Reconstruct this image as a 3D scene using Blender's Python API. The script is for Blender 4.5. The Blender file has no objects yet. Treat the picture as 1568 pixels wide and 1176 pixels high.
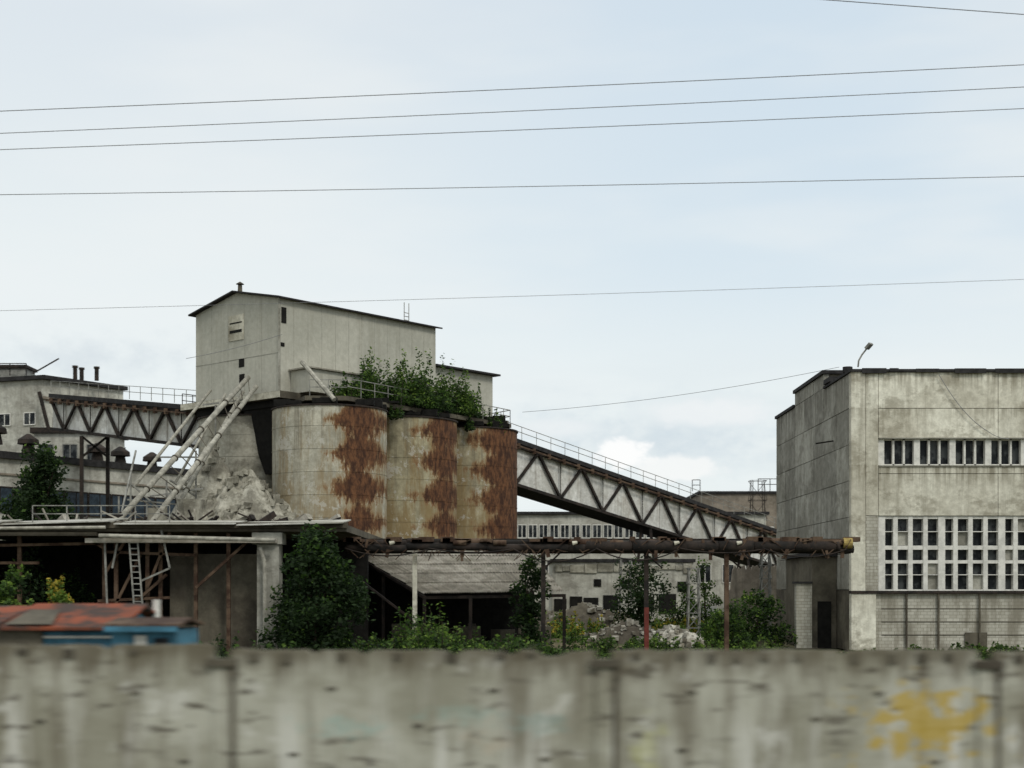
import bpy, math, random
from mathutils import Vector, Matrix, noise as mn
R = random.Random(7)
CAMH = 3.1; FK = 2178.0; HOR = 900.0
def W(u, v, d):            # bearing survey -> metres (u,v bearings on the site plan, d metres north)
    return Vector(((u-784.0)/FK*d, d, CAMH+(HOR-v)/FK*d))

# ------------------------------------------------------------ materials
def newmat(name, rough=0.9):
    m = bpy.data.materials.new(name); m.use_nodes = True
    nt = m.node_tree; b = nt.nodes['Principled BSDF']
    b.inputs['Roughness'].default_value = rough
    b.inputs['Specular IOR Level'].default_value = 0.2
    return m, nt, b
def setin(nt, sock, v):
    if isinstance(v, (int, float)): sock.default_value = v
    elif isinstance(v, (tuple, list)):
        if len(sock.default_value) == 4 and len(v) == 3: v = (*v, 1)
        sock.default_value = v
    else: nt.links.new(v, sock)
def math_(nt, op, a, b=0.0, c=None, clamp=False):
    n = nt.nodes.new('ShaderNodeMath'); n.operation = op; n.use_clamp = clamp
    setin(nt, n.inputs[0], a); setin(nt, n.inputs[1], b)
    if c is not None: setin(nt, n.inputs[2], c)
    return n.outputs[0]
def mix(nt, f, a, b, blend='MIX'):
    n = nt.nodes.new('ShaderNodeMix'); n.data_type = 'RGBA'; n.blend_type = blend
    setin(nt, n.inputs[0], f); setin(nt, n.inputs[6], a); setin(nt, n.inputs[7], b)
    return n.outputs[2]
def coord(nt, scale=(1, 1, 1), off=(0, 0, 0), obj=False):
    if obj: s = nt.nodes.new('ShaderNodeTexCoord').outputs['Object']
    else: s = nt.nodes.new('ShaderNodeNewGeometry').outputs['Position']
    n = nt.nodes.new('ShaderNodeVectorMath'); n.operation = 'MULTIPLY_ADD'
    nt.links.new(s, n.inputs[0]); n.inputs[1].default_value = scale; n.inputs[2].default_value = off
    return n.outputs[0]
def noise(nt, vec, scale=1.0, detail=4, rough=0.6):
    n = nt.nodes.new('ShaderNodeTexNoise'); nt.links.new(vec, n.inputs['Vector'])
    n.inputs['Scale'].default_value = scale; n.inputs['Detail'].default_value = min(detail, 5)
    n.inputs['Roughness'].default_value = rough
    return n.outputs['Fac']
def ss(nt, v, lo, hi):
    n = nt.nodes.new('ShaderNodeMapRange'); n.interpolation_type = 'SMOOTHSTEP'
    setin(nt, n.inputs[0], v); n.inputs[1].default_value = lo; n.inputs[2].default_value = hi
    return n.outputs[0]
def sepxyz(nt, v):
    n = nt.nodes.new('ShaderNodeSeparateXYZ'); nt.links.new(v, n.inputs[0]); return n.outputs
def bump(nt, b, h, strength=0.4, dist=0.05):
    n = nt.nodes.new('ShaderNodeBump'); n.inputs['Strength'].default_value = strength
    n.inputs['Distance'].default_value = dist
    nt.links.new(h, n.inputs['Height']); nt.links.new(n.outputs[0], b.inputs['Normal'])

def concrete(name, c1, c2, dirt=(0.09, 0.08, 0.06), streak=0.5, big=0.35, off=0.0, island=0.15, moss=0.0, patch=0.0, fine=.55, drips=()):
    m, nt, b = newmat(name)
    p = coord(nt, off=(off, off*1.3, off*.7))
    n1 = noise(nt, p, big, 5, 0.65)
    col = mix(nt, ss(nt, n1, 0.38, 0.62), c1, c2)
    n2 = noise(nt, p, 3.0, 5, 0.75)
    col = mix(nt, fine, col, mix(nt, ss(nt, n2, .3, .75), (0.6, 0.59, 0.56), (1.22, 1.22, 1.22)), 'MULTIPLY')
    st = noise(nt, coord(nt, (1.7, 1.7, 0.12), (off, 3, 1)), 1.0, 5, 0.7)
    col = mix(nt, math_(nt, 'MULTIPLY', ss(nt, st, 0.48, 0.72), streak), col, dirt)
    if patch:
        n3 = noise(nt, coord(nt, (1, 1, 1.5), (off, 0, 4)), 0.55, 5, 0.75)
        col = mix(nt, math_(nt, 'MULTIPLY', ss(nt, n3, .50, .62), patch), col, dirt)
    if moss:
        n4 = noise(nt, p, 1.3, 5, 0.7)
        col = mix(nt, math_(nt, 'MULTIPLY', ss(nt, n4, .55, .7), moss), col, (0.05, 0.07, 0.02))
    if drips:      # run-off stains below ledges at the given heights
        z = sepxyz(nt, coord(nt))[2]
        dn = noise(nt, coord(nt, (3.2, 3.2, .10), (off, 8, 2)), 1.0, 5, .7)
        for (zt, ln, k) in drips:
            f = math_(nt, 'MULTIPLY', ss(nt, z, zt-ln, zt), math_(nt, 'LESS_THAN', z, zt+.02))
            f = math_(nt, 'MULTIPLY', f, math_(nt, 'MULTIPLY', ss(nt, dn, .40, .62), k))
            col = mix(nt, f, col, dirt)
    g = nt.nodes.new('ShaderNodeNewGeometry')
    r = math_(nt, 'MULTIPLY_ADD', g.outputs['Random Per Island'], island*2, 1-island)
    vm = nt.nodes.new('ShaderNodeVectorMath'); vm.operation = 'SCALE'
    nt.links.new(col, vm.inputs[0]); nt.links.new(r, vm.inputs['Scale']); col = vm.outputs[0]
    nt.links.new(col, b.inputs['Base Color'])
    bump(nt, b, n2, 0.35, 0.05)
    return m
def plain(name, c, rough=0.7, metal=0.0, var=0.5):
    m, nt, b = newmat(name, rough)
    n2 = noise(nt, coord(nt), 2.5, 4, 0.7)
    c2 = tuple(x*(1-var) for x in c)
    nt.links.new(mix(nt, ss(nt, n2, .35, .65), c2, c), b.inputs['Base Color'])
    b.inputs['Metallic'].default_value = metal
    return m
def leafmat(name, c):
    m, nt, b = newmat(name, 0.7)
    g = nt.nodes.new('ShaderNodeNewGeometry')
    c2 = tuple(x*0.5 for x in c); c3 = (c[0]*1.4, c[1]*1.25, c[2]*1.0)
    nt.links.new(mix(nt, g.outputs['Random Per Island'], c2, c3), b.inputs['Base Color'])
    t = nt.nodes.new('ShaderNodeBsdfTranslucent'); t.inputs[0].default_value = (c[0]*1.2, c[1]*1.3, c[2], 1)
    ms = nt.nodes.new('ShaderNodeMixShader'); ms.inputs[0].default_value = 0.3
    out = nt.nodes['Material Output']
    nt.links.new(b.outputs[0], ms.inputs[1]); nt.links.new(t.outputs[0], ms.inputs[2]); nt.links.new(ms.outputs[0], out.inputs[0])
    return m
def rustmat(name, c1, c2, scale=1.2):
    m, nt, b = newmat(name, 0.85)
    n = noise(nt, coord(nt), scale, 5, 0.7)
    nt.links.new(mix(nt, ss(nt, n, .4, .6), c1, c2), b.inputs['Base Color']); bump(nt, b, n, .3, .04)
    return m

M = {}
M['hall'] = concrete('hall_facade_concrete', (0.80, 0.775, 0.65), (0.54, 0.51, 0.41), streak=0.5, dirt=(.21, .185, .13), patch=0.5, island=.06, big=.22,
                     drips=((13.75, 1.3, .8), (11.94, .8, .6), (9.14, 1.6, .8), (6.64, .5, .5)))
M['facade'] = concrete('pale_concrete', (0.70, 0.67, 0.55), (0.46, 0.435, 0.345), streak=0.55, dirt=(.18, .155, .105), patch=0.5, island=.07)
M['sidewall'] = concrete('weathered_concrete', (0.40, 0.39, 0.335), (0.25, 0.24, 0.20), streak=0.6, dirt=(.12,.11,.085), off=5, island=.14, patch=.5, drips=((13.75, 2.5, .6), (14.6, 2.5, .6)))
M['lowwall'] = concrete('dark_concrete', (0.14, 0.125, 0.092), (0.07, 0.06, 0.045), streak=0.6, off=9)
M['head'] = concrete('headhouse_panel', (0.48, 0.465, 0.39), (0.40, 0.39, 0.325), streak=0.3, dirt=(.23, .21, .155), big=.2, off=2, island=.03, fine=.3)
M['dark'] = plain('shade_black', (0.015, 0.014, 0.012), 0.95)  # near-black colour stands in for shade below decks and in openings
M['steel'] = rustmat('dark_steel', (0.017, 0.015, 0.013), (0.040, 0.030, 0.024))
M['wire'] = plain('wire_grey', (0.22, 0.22, 0.22), 0.6, var=.1)
M['steelg'] = plain('galvanised_grey', (0.30, 0.295, 0.26), 0.6)
M['brown'] = rustmat('rust_brown', (0.05, 0.028, 0.018), (0.12, 0.08, 0.052))
M['bg'] = concrete('far_wall', (0.54, 0.53, 0.46), (0.38, 0.365, 0.31), streak=.4, off=15, patch=.4, dirt=(.13,.12,.10))
M['bg2'] = concrete('far_wall_brown', (0.31, 0.265, 0.21), (0.22, 0.185, 0.145), streak=.5, off=25, patch=.4)
M['panel'] = concrete('gallery_panel', (0.74, 0.73, 0.68), (0.54, 0.53, 0.48), streak=.5, off=31, dirt=(.22,.18,.13), patch=.3)
M['sheet'] = concrete('roofing_sheet', (0.50, 0.49, 0.44), (0.30, 0.29, 0.24), streak=.4, off=33)
M['encr'] = concrete('cement_crust', (0.44, 0.42, 0.345), (0.25, 0.235, 0.185), streak=.5, big=.7, off=41, patch=.5)
M['roofsheet'] = concrete('slate_roof', (0.42, 0.39, 0.33), (0.25, 0.23, 0.185), streak=.2, big=.7, off=51, moss=.4)
M['rooftar'] = plain('roof_tar', (0.04, 0.038, 0.037), .9)
M['pipe'] = plain('lagging', (0.42, 0.40, 0.33), .8, var=.45)
M['white'] = plain('whitewash', (0.74, 0.72, 0.65), .8, var=.25)
M['rub'] = concrete('broken_rubble', (0.55, 0.53, 0.46), (0.20, 0.18, 0.135), big=1.5, off=77, island=.45, patch=.4)
M['yellow'] = plain('yellow_cap', (0.42, 0.31, 0.10), .7)
M['blue'] = plain('blue_paint', (0.075, 0.22, 0.31), .6, var=.45)
M['redroof'] = rustmat('red_roof', (0.055, 0.038, 0.03), (0.24, 0.065, 0.03), 1.1)
M['bark'] = plain('bark', (0.06, 0.045, 0.03), .95)
M['redp'] = plain('red_paint', (0.15, 0.035, 0.025), .6)
M['bluewin'] = plain('bluish_glass', (0.035, 0.055, 0.075), .3, var=.6)
M['lf_d'] = leafmat('leaf_dark', (0.018, 0.038, 0.013))
M['lf_m'] = leafmat('leaf_mid', (0.050, 0.10, 0.022))
M['lf_l'] = leafmat('leaf_light', (0.12, 0.20, 0.040))
M['lf_y'] = leafmat('leaf_yellow', (0.30, 0.25, 0.04))
m, nt, b = newmat('old_glass', 0.3); M['glass'] = m
n = noise(nt, coord(nt, (1.3, 1, 1)), 1.5, 3)
nt.links.new(mix(nt, ss(nt, n, .45, .6), (0.012, 0.014, 0.016), (0.06, 0.065, 0.065)), b.inputs['Base Color'])
b.inputs['Specular IOR Level'].default_value = 0.12
m, nt, b = newmat('silicate_brick', 0.85); M['brick'] = m
sx = sepxyz(nt, coord(nt))
cb = nt.nodes.new('ShaderNodeCombineXYZ')
nt.links.new(math_(nt, 'ADD', sx[0], sx[1]), cb.inputs[0]); nt.links.new(sx[2], cb.inputs[1])
bk = nt.nodes.new('ShaderNodeTexBrick'); nt.links.new(cb.outputs[0], bk.inputs[0])
bk.inputs['Color1'].default_value = (.52, .50, .42, 1); bk.inputs['Color2'].default_value = (.40, .38, .31, 1)
bk.inputs['Mortar'].default_value = (.27, .25, .20, 1); bk.inputs['Scale'].default_value = 1.0
bk.inputs['Brick Width'].default_value = .32; bk.inputs['Row Height'].default_value = .16; bk.inputs['Mortar Size'].default_value = .012
n = noise(nt, coord(nt, (1.5, 1.5, .3)), 1.0)
nt.links.new(mix(nt, math_(nt, 'MULTIPLY', ss(nt, n, .40, .66), .8), bk.outputs[0], (.20, .18, .135)), b.inputs['Base Color'])

def silomat(name, bands, tint, seed, yel):
    m, nt, b = newmat(name, 0.85)
    o = coord(nt, obj=True); s = sepxyz(nt, o)
    p = coord(nt, (1, 1, 1), (seed, seed, 0), obj=True)
    n1 = noise(nt, p, 0.45, 5, .65)
    col = mix(nt, ss(nt, n1, .38, .6), tint, tuple(c*.75 for c in tint))
    n2 = noise(nt, p, 3.0, 5, .75)
    col = mix(nt, .6, col, mix(nt, ss(nt, n2, .3, .75), (.6, .58, .52), (1.25, 1.25, 1.22)), 'MULTIPLY')
    st = noise(nt, coord(nt, (1.0, 1.0, .16), (seed, 2, 1), obj=True), 1.1, 5, .75)
    lowz = ss(nt, s[2], 13.5, 7.0)
    f = math_(nt, 'MULTIPLY', ss(nt, math_(nt, 'ADD', st, math_(nt, 'MULTIPLY', lowz, .12)), .47, .66), yel)
    col = mix(nt, f, col, (.25, .175, .075))
    st2 = noise(nt, coord(nt, (2.6, 2.6, .10), (seed, 12, 1), obj=True), 1.0, 5, .7)
    col = mix(nt, math_(nt, 'MULTIPLY', math_(nt, 'MULTIPLY', ss(nt, st2, .47, .64), ss(nt, s[2], 6.5, 14)), .6), col, (.13, .11, .075))
    n3 = noise(nt, p, 0.8, 5, .8)
    col = mix(nt, math_(nt, 'MULTIPLY', ss(nt, n3, .56, .60), .6), col, (.52, .50, .43))
    wob = noise(nt, coord(nt, (1.5, 1.5, .55), (seed, 7, 3), obj=True), 1.2, 5, .8)
    fin = noise(nt, coord(nt, (3.5, 3.5, 1.0), (seed, 17, 3), obj=True), 1.2, 4, .8)
    # weld courses hold the rust in separate patches
    fr_ = math_(nt, 'FRACT', math_(nt, 'ADD', math_(nt, 'MULTIPLY', s[2], 1/2.1), math_(nt, 'MULTIPLY', wob, .25)))
    seg = math_(nt, 'MULTIPLY', math_(nt, 'ABSOLUTE', math_(nt, 'SUBTRACT', fr_, .5)), 2.2)
    hgt = math_(nt, 'MULTIPLY', ss(nt, s[2], 9.0, 6.0), .55)
    tot = None
    for (c, w, k) in bands:
        d = math_(nt, 'ABSOLUTE', math_(nt, 'SUBTRACT', s[0], c))
        v = math_(nt, 'SUBTRACT', math_(nt, 'ADD', math_(nt, 'ADD', math_(nt, 'MULTIPLY', math_(nt, 'SUBTRACT', wob, .45), 3.4), math_(nt, 'MULTIPLY', math_(nt, 'SUBTRACT', fin, .5), 1.6)), math_(nt, 'SUBTRACT', w+.35, d)), math_(nt, 'ADD', seg, hgt))
        kk = math_(nt, 'MULTIPLY', ss(nt, v, -.85, .45), k)
        tot = kk if tot is None else math_(nt, 'MAXIMUM', tot, kk)
    rn = noise(nt, coord(nt, (2, 2, .8), (seed, 1, 1), obj=True), 1.8, 5, .75)
    rust = mix(nt, ss(nt, rn, .38, .66), (.050, .024, .015), (.17, .078, .036))
    col = mix(nt, ss(nt, tot, 0, .5), col, (.25, .155, .075))
    col = mix(nt, ss(nt, tot, .28, .9), col, rust)
    nt.links.new(col, b.inputs['Base Color'])
    bump(nt, b, n2, .4, .05)
    return m

# ------------------------------------------------------------ geometry kit
class Part:
    def __init__(s): s.v = []; s.f = []; s.smooth = False
    def add(s, vs, fs):
        o = len(s.v); s.v += [Vector(x) for x in vs]; s.f += [tuple(i+o for i in f) for f in fs]
    def box(s, x0, x1, y0, y1, z0, z1):
        s.add([(x0,y0,z0),(x1,y0,z0),(x1,y1,z0),(x0,y1,z0),(x0,y0,z1),(x1,y0,z1),(x1,y1,z1),(x0,y1,z1)],
              [(0,3,2,1),(4,5,6,7),(0,1,5,4),(1,2,6,5),(2,3,7,6),(3,0,4,7)])
    def prism(s, pts, z0, z1):
        n = len(pts)
        vs = [(p[0],p[1],z0) for p in pts]+[(p[0],p[1],(z1[i] if isinstance(z1,(list,tuple)) else z1)) for i,p in enumerate(pts)]
        s.add(vs, [tuple(range(n-1,-1,-1)), tuple(range(n,2*n))]+[(i,(i+1)%n,n+(i+1)%n,n+i) for i in range(n)])
    def poly(s, pts): s.add(pts, [tuple(range(len(pts)))])
    def beam(s, p, q, w, h=None):
        p = Vector(p); q = Vector(q); h = h or w
        d = (q-p).normalized(); up = Vector((0,0,1)) if abs(d.z) < .95 else Vector((0,1,0))
        a = d.cross(up).normalized()*w/2; c = a.cross(d).normalized()*h/2
        vs = [p-a-c,p+a-c,p+a+c,p-a+c,q-a-c,q+a-c,q+a+c,q-a+c]
        s.add(vs, [(0,1,2,3),(7,6,5,4),(0,4,5,1),(1,5,6,2),(2,6,7,3),(3,7,4,0)])
    def cyl(s, p, q, r0, r1=None, n=12, cap=True):
        p = Vector(p); q = Vector(q); r1 = r0 if r1 is None else r1
        d = (q-p).normalized(); up = Vector((0,0,1)) if abs(d.z) < .95 else Vector((0,1,0))
        a = d.cross(up).normalized(); c = a.cross(d).normalized()
        vs = []
        for (o, r) in ((p,r0),(q,r1)):
            for i in range(n):
                t = 2*math.pi*i/n; vs.append(o+a*math.cos(t)*r+c*math.sin(t)*r)
        fs = [(i,(i+1)%n,n+(i+1)%n,n+i) for i in range(n)]
        if cap: fs += [tuple(range(n-1,-1,-1)), tuple(range(n,2*n))]
        s.add(vs, fs)
    def path(s, pts, r, n=5):
        for a, b2 in zip(pts, pts[1:]): s.cyl(a, b2, r, n=n, cap=False)
    def rail(s, p, q, h=1.0, step=1.5, w=.05):
        p = Vector(p); q = Vector(q); L = (q-p).length; k = max(1, int(L/step))
        for i in range(k+1):
            o = p.lerp(q, i/k); s.beam(o, o+Vector((0,0,h)), w)
        for hh in (h, h*.55): s.beam(p+Vector((0,0,hh)), q+Vector((0,0,hh)), w)

class Thing:
    def __init__(s, name, loc=(0,0,0)):
        s.name = name; s.loc = Vector(loc); s.parts = {}
    def part(s, name, mat, smooth=False):
        if name not in s.parts:
            P = Part(); P.mat = mat; P.smooth = smooth; s.parts[name] = P
        return s.parts[name]
    def done(s):
        e = bpy.data.objects.new(s.name, None); e.location = s.loc; e.empty_display_size = .5
        bpy.context.collection.objects.link(e)
        for k, P in s.parts.items():
            me = bpy.data.meshes.new(k); me.from_pydata([v-s.loc for v in P.v], [], P.f)
            mats = P.mat if isinstance(P.mat, list) else [P.mat]
            for mm in mats: me.materials.append(M[mm] if isinstance(mm, str) else mm)
            if hasattr(P, 'mi'): me.polygons.foreach_set('material_index', P.mi)
            if P.smooth: me.polygons.foreach_set('use_smooth', [True]*len(me.polygons))
            o = bpy.data.objects.new(k, me); o.parent = e
            bpy.context.collection.objects.link(o)
        return e

def leaves(P, centres, n, size, mats_w=None):
    if not hasattr(P, 'mi'): P.mi = []
    vol = [c[1]*c[2]*c[3] for c in centres]; T = sum(v**.75 for v in vol)
    for c, v in zip(centres, vol):
        k = max(6, int(n*(v**.75)/T)); pos, rx, ry, rz, tone = c
        for _ in range(k):
            d = Vector((R.gauss(0,1), R.gauss(0,1), R.gauss(0,1))).normalized()*(R.random()**.4)
            if R.random() < .15: d *= 1.3
            q = pos+Vector((d.x*rx, d.y*ry, d.z*rz))
            a = Vector((R.gauss(0,1), R.gauss(0,1), R.gauss(0,.6))).normalized()
            b2 = a.cross(Vector((R.gauss(0,1), R.gauss(0,1), R.gauss(0,1)))).normalized()
            l = size*R.uniform(.6, 1.4); w = l*R.uniform(.4, .7)
            P.add([q-a*l*.5, q+b2*w*.5, q+a*l*.5, q-b2*w*.5], [(0,1,2,3)])
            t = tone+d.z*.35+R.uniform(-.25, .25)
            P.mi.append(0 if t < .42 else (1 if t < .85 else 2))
def tree(name, x, y, z0, h, w, n=2500, size=.2, tone=.35, base=.15, clumps=16, mats=('lf_d','lf_m','lf_l'), cone=False):
    T = Thing(name, (x, y, z0)); tr = T.part('trunk', 'bark')
    pr = Vector((x, y, z0-.1)); r = max(.04, h*.018)
    pts = [pr]
    for i in range(1, 6):
        t = i/5; pts.append(Vector((x+R.uniform(-.03,.03)*h, y+R.uniform(-.03,.03)*h, z0+h*.9*t)))
    for i in range(5): tr.cyl(pts[i], pts[i+1], r*(1-i/5.5), r*(1-(i+1)/5.5), 7)
    cs = []
    for i in range(clumps):
        t = base+(1-base)*(i+.5)/clumps
        prof = (1-t)**.8+.12 if cone else math.sin(math.pi*min(1, .18+t*.78))**.7
        a = R.uniform(0, 2*math.pi); rr = w/2*prof*R.uniform(.25, .95)
        c = Vector((x+math.cos(a)*rr, y+math.sin(a)*rr, z0+h*t*.96))
        s_ = w*R.uniform(.15, .26)*(.6+.5*prof)
        cs.append((c, s_, s_, s_*R.uniform(.7, 1.0), tone+R.uniform(-.25,.25)))
        o = pts[min(4, int(t*4.2))]
        tr.cyl(o, c, r*.35, r*.12, 5)
        for _ in range(2):
            c2 = c+Vector((R.uniform(-1,1), R.uniform(-1,1), R.uniform(-.3,1)))*s_*1.3
            cs.append((c2, s_*.35, s_*.35, s_*.5, tone+R.uniform(-.1,.35)))
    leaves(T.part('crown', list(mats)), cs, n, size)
    return T.done()

# ------------------------------------------------------------ ground
def ground():
    m, nt, b = newmat('weedy_ground', 1.0)
    n1 = noise(nt, coord(nt), .18, 5, .7); n2 = noise(nt, coord(nt), 2.2, 5, .75)
    c = mix(nt, ss(nt, n1, .42, .58), (.045, .065, .02), (.16, .135, .085))
    c = mix(nt, .6, c, mix(nt, ss(nt, n2, .3, .7), (.4, .4, .35), (1.4, 1.4, 1.2)), 'MULTIPLY')
    nt.links.new(c, b.inputs['Base Color']); bump(nt, b, n2, .8, .15)
    me = bpy.data.meshes.new('ground')
    vs = []; fs = []; nx = 60; ny = 60
    xs = [-1500, -400]+[-120+i*4.5 for i in range(nx)]+[400, 1500]
    ys = [-600, -100]+[0+i*4.0 for i in range(ny)]+[600, 3000]
    for y in ys:
        for x in xs:
            z = 0
            if 25 < y < 200 and -100 < x < 120: z = .25*mn.noise(Vector((x*.15, y*.15, 0)))
            vs.append((x, y, z-.05))
    w = len(xs)
    for j in range(len(ys)-1):
        for i in range(w-1): fs.append((j*w+i, j*w+i+1, (j+1)*w+i+1, (j+1)*w+i))
    me.from_pydata(vs, [], fs); me.materials.append(m)
    o = bpy.data.objects.new('ground', me); bpy.context.collection.objects.link(o)
ground()

# ------------------------------------------------------------ fence
def fencemat():
    m, nt, b = newmat('fence_concrete', .95)
    p = coord(nt); s = sepxyz(nt, p)
    n1 = noise(nt, coord(nt, (.7, 1, 1.0)), 1.3, 5, .6)
    col = mix(nt, ss(nt, n1, .36, .64), (.28, .268, .205), (.44, .43, .355))
    st = noise(nt, coord(nt, (3.0, 1, .30), (4, 0, 2)), 1.1, 5, .65)
    col = mix(nt, math_(nt, 'MULTIPLY', ss(nt, st, .46, .66), .65), col, (.14, .12, .082))
    sl_ = noise(nt, coord(nt, (2.6, 1, .30), (24, 0, 12)), 1.2, 4, .6)
    col = mix(nt, math_(nt, 'MULTIPLY', math_(nt, 'MULTIPLY', ss(nt, sl_, .50, .66), ss(nt, s[2], 2.3, 1.5)), .8), col, (.62, .61, .55))
    wt = noise(nt, coord(nt, (1.6, 1, 1.6), (14, 0, 8)), 1.4, 4, .6)
    col = mix(nt, math_(nt, 'MULTIPLY', ss(nt, wt, .57, .67), .55), col, (.60, .59, .53))
    sc = noise(nt, coord(nt, (2.0, 1, 7.0), (1, 0, 5)), 1.2, 4, .6)
    rg = noise(nt, coord(nt, (.5, 1, .7), (8, 0, 3)), 1.0, 2, .5)
    col = mix(nt, math_(nt, 'MULTIPLY', math_(nt, 'MULTIPLY', ss(nt, sc, .54, .65), ss(nt, rg, .42, .56)), .85), col, (.09, .078, .058))
    dz = math_(nt, 'ADD', s[2], math_(nt, 'MULTIPLY', math_(nt, 'SUBTRACT', noise(nt, coord(nt, (3.5, 1, .5), (2, 0, 9)), 1.6, 4, .7), .5), 1.3))
    col = mix(nt, math_(nt, 'MULTIPLY', ss(nt, dz, 2.08, 2.45), .8), col, (.11, .092, .06))
    def spot(col, cx, cz, rx, rz, c, th, k, sd, soft=.25, sca=6.5):
        dx = math_(nt, 'DIVIDE', math_(nt, 'SUBTRACT', s[0], cx), rx); d2 = math_(nt, 'DIVIDE', math_(nt, 'SUBTRACT', s[2], cz), rz)
        d = math_(nt, 'SQRT', math_(nt, 'ADD', math_(nt, 'MULTIPLY', dx, dx), math_(nt, 'MULTIPLY', d2, d2)))
        nn = noise(nt, coord(nt, (1, 1, 1), (sd, 0, sd)), sca, 3, .5)
        v = math_(nt, 'ADD', math_(nt, 'MULTIPLY', math_(nt, 'SUBTRACT', nn, .5), th), math_(nt, 'SUBTRACT', 1, d))
        return mix(nt, math_(nt, 'MULTIPLY', ss(nt, v, -.1, soft), k), col, c)
    col = spot(col, 4.31, 1.64, .62, .38, (.46, .32, .05), 4.2, .8, 1, .6)
    col = spot(col, 1.45, 1.35, .20, .35, (.50, .50, .18), 3.5, .35, 3, .8)
    col = spot(col, -1.75, 1.62, .45, .12, (.26, .44, .40), 5.0, .35, 5, .8, 9)
    col = spot(col, -.45, 1.75, .5, .12, (.26, .42, .38), 5.0, .25, 7, .8, 9)
    col = spot(col, .3, 1.66, .3, .14, (.26, .42, .40), 5, .25, 8, .8, 9)
    col = spot(col, -.25, 1.45, .22, .14, (.50, .36, .24), 3.5, .25, 9, .8)
    nt.links.new(col, b.inputs['Base Color']); bump(nt, b, n1, .3, .05)
    return m
M['fence'] = fencemat()
F = Thing('concrete_fence', (0, 15, 0))
PX0 = -3.06; PW = 4.03
for k in range(-7, 8):
    xa = PX0+k*PW+.09; xb = PX0+(k+1)*PW-.09
    zt = 2.44-.006*(xa)+R.uniform(-.015, .015); sl = R.uniform(-.02, .02)
    P = F.part('panels', 'fence'); N = 44; o = len(P.v)
    for i in range(N+1):
        x = xa+(xb-xa)*i/N
        z = zt+sl*i/N+.025*mn.noise(Vector((x*4, 0, k)))-(.05 if R.random() < .07 else 0)
        P.v += [Vector((x,15,0)), Vector((x,15,z)), Vector((x,15.14,z)), Vector((x,15.14,0))]
    for i in range(N):
        a = o+i*4; c = a+4
        P.f += [(a,c,c+1,a+1),(a+1,c+1,c+2,a+2),(a+2,c+2,c+3,a+3)]
    P.f += [(o,o+1,o+2,o+3),(o+N*4+3,o+N*4+2,o+N*4+1,o+N*4)]
    xp = PX0+k*PW
    F.part('posts', 'fence').box(xp-.088, xp+.088, 14.97, 15.2, 0, zt-.09+R.uniform(-.02,.02))
    st = F.part('brackets', 'lowwall')
    st.box(xp-.15, xp+.17, 14.93, 14.968, zt-.17, zt-.09); st.box(xp+.10, xp+.16, 14.96, 14.997, zt-.3, zt-.172)
    st.box(xp+.10, xp+.145, 14.985, 14.997, .1, zt-.3)
    x = xa+.25
    while x < xb-.2:
        if R.random() < .85:
            w = R.uniform(.025, .06); st.box(x-w, x+w, 14.975, 14.997, zt-R.uniform(.07,.15), zt-.03)
            if R.random() < .4: st.beam((x, 15.05, zt-.05), (x+R.uniform(-.05,.05), 15.05, zt+R.uniform(.03,.1)), .03)
        x += R.uniform(.25, .6)
    for xx, zz in ((xa+.95, 2.0), (xa+2.05, 1.68), (xa+2.9, 2.02), (xa+.6, 1.35), (xb-.45,1.3)):
        d = F.part('lifting_hole_marks', 'lowwall'); xx += R.uniform(-.15,.15); zz += R.uniform(-.04,.04)  # dark raised pieces stand in for the dark of recessed lifting holes
        d.prism([(xx+math.cos(t)*.05, 14.99+math.sin(t)*.01) for t in [i*math.pi/4 for i in range(8)]], zz-.015, zz+.015)
F.done()

# ------------------------------------------------------------ right factory building
def cable(p, q, sag, n=12):
    return [Vector(p).lerp(Vector(q), i/n)-Vector((0,0,sag*4*(i/n)*(1-i/n))) for i in range(n+1)]
B = Thing('factory_hall', (26, 80, 0))
X0 = 16.70; XR = 40.0
core = B.part('core', 'glass'); core.box(X0+.3, XR-.3, 70.45, 89.58, 0, 13.6)
fc = B.part('facade_panels', 'hall')
fc.box(X0, X0+.70, 70, 70.45, 2.95, 13.72)
fc.box(X0+.73, X0+1.33, 70.03, 70.45, 6.66, 13.72)
def rowpan(z0, z1, x0=X0+1.36):
    x = x0
    while x < XR:
        x1 = min(x+5.9, XR); fc.box(x, x1-.03, 70.05, 70.45, z0+.015, z1-.015); x = x1
rowpan(11.94, 13.72); rowpan(10.43, 11.94); rowpan(8.72, 9.14); rowpan(6.64, 8.72)
B.part('brick_strip', 'brick').box(X0+.73, X0+1.33, 70.05, 70.45, 2.95, 6.63)
B.part('plinth_column', 'hall').box(X0, X0+1.2, 69.95, 70.44, 0, 2.80)
B.part('belt', 'steel').box(X0-.02, XR, 69.90, 70.44, 2.81, 2.93)
B.part('lower_wall', 'brick').box(X0+1.21, XR, 70.10, 70.44, 0, 2.80)
dp = B.part('downpipes', 'lowwall')
for u in (1388, 1437, 1500, 1600, 1680):
    xx = (u-784)*70/FK; dp.cyl((xx, 69.98, 0), (xx, 69.98, 2.8), .055, n=8)
for zz in (.75, 1.4, 2.05): dp.box(X0+1.5, XR, 70.08, 70.098, zz, zz+.035)
dp.box(22.3, 23.4, 70.03, 70.06, .1, .9)
sill = B.part('sills', 'sidewall'); sill.box(X0+1.36, XR, 69.98, 70.045, 9.07, 9.13); sill.box(X0+1.36, XR, 69.98, 70.045, 10.44, 10.49)
wf = B.part('window_frames', 'white')
x = X0+1.36; i = 0
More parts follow.
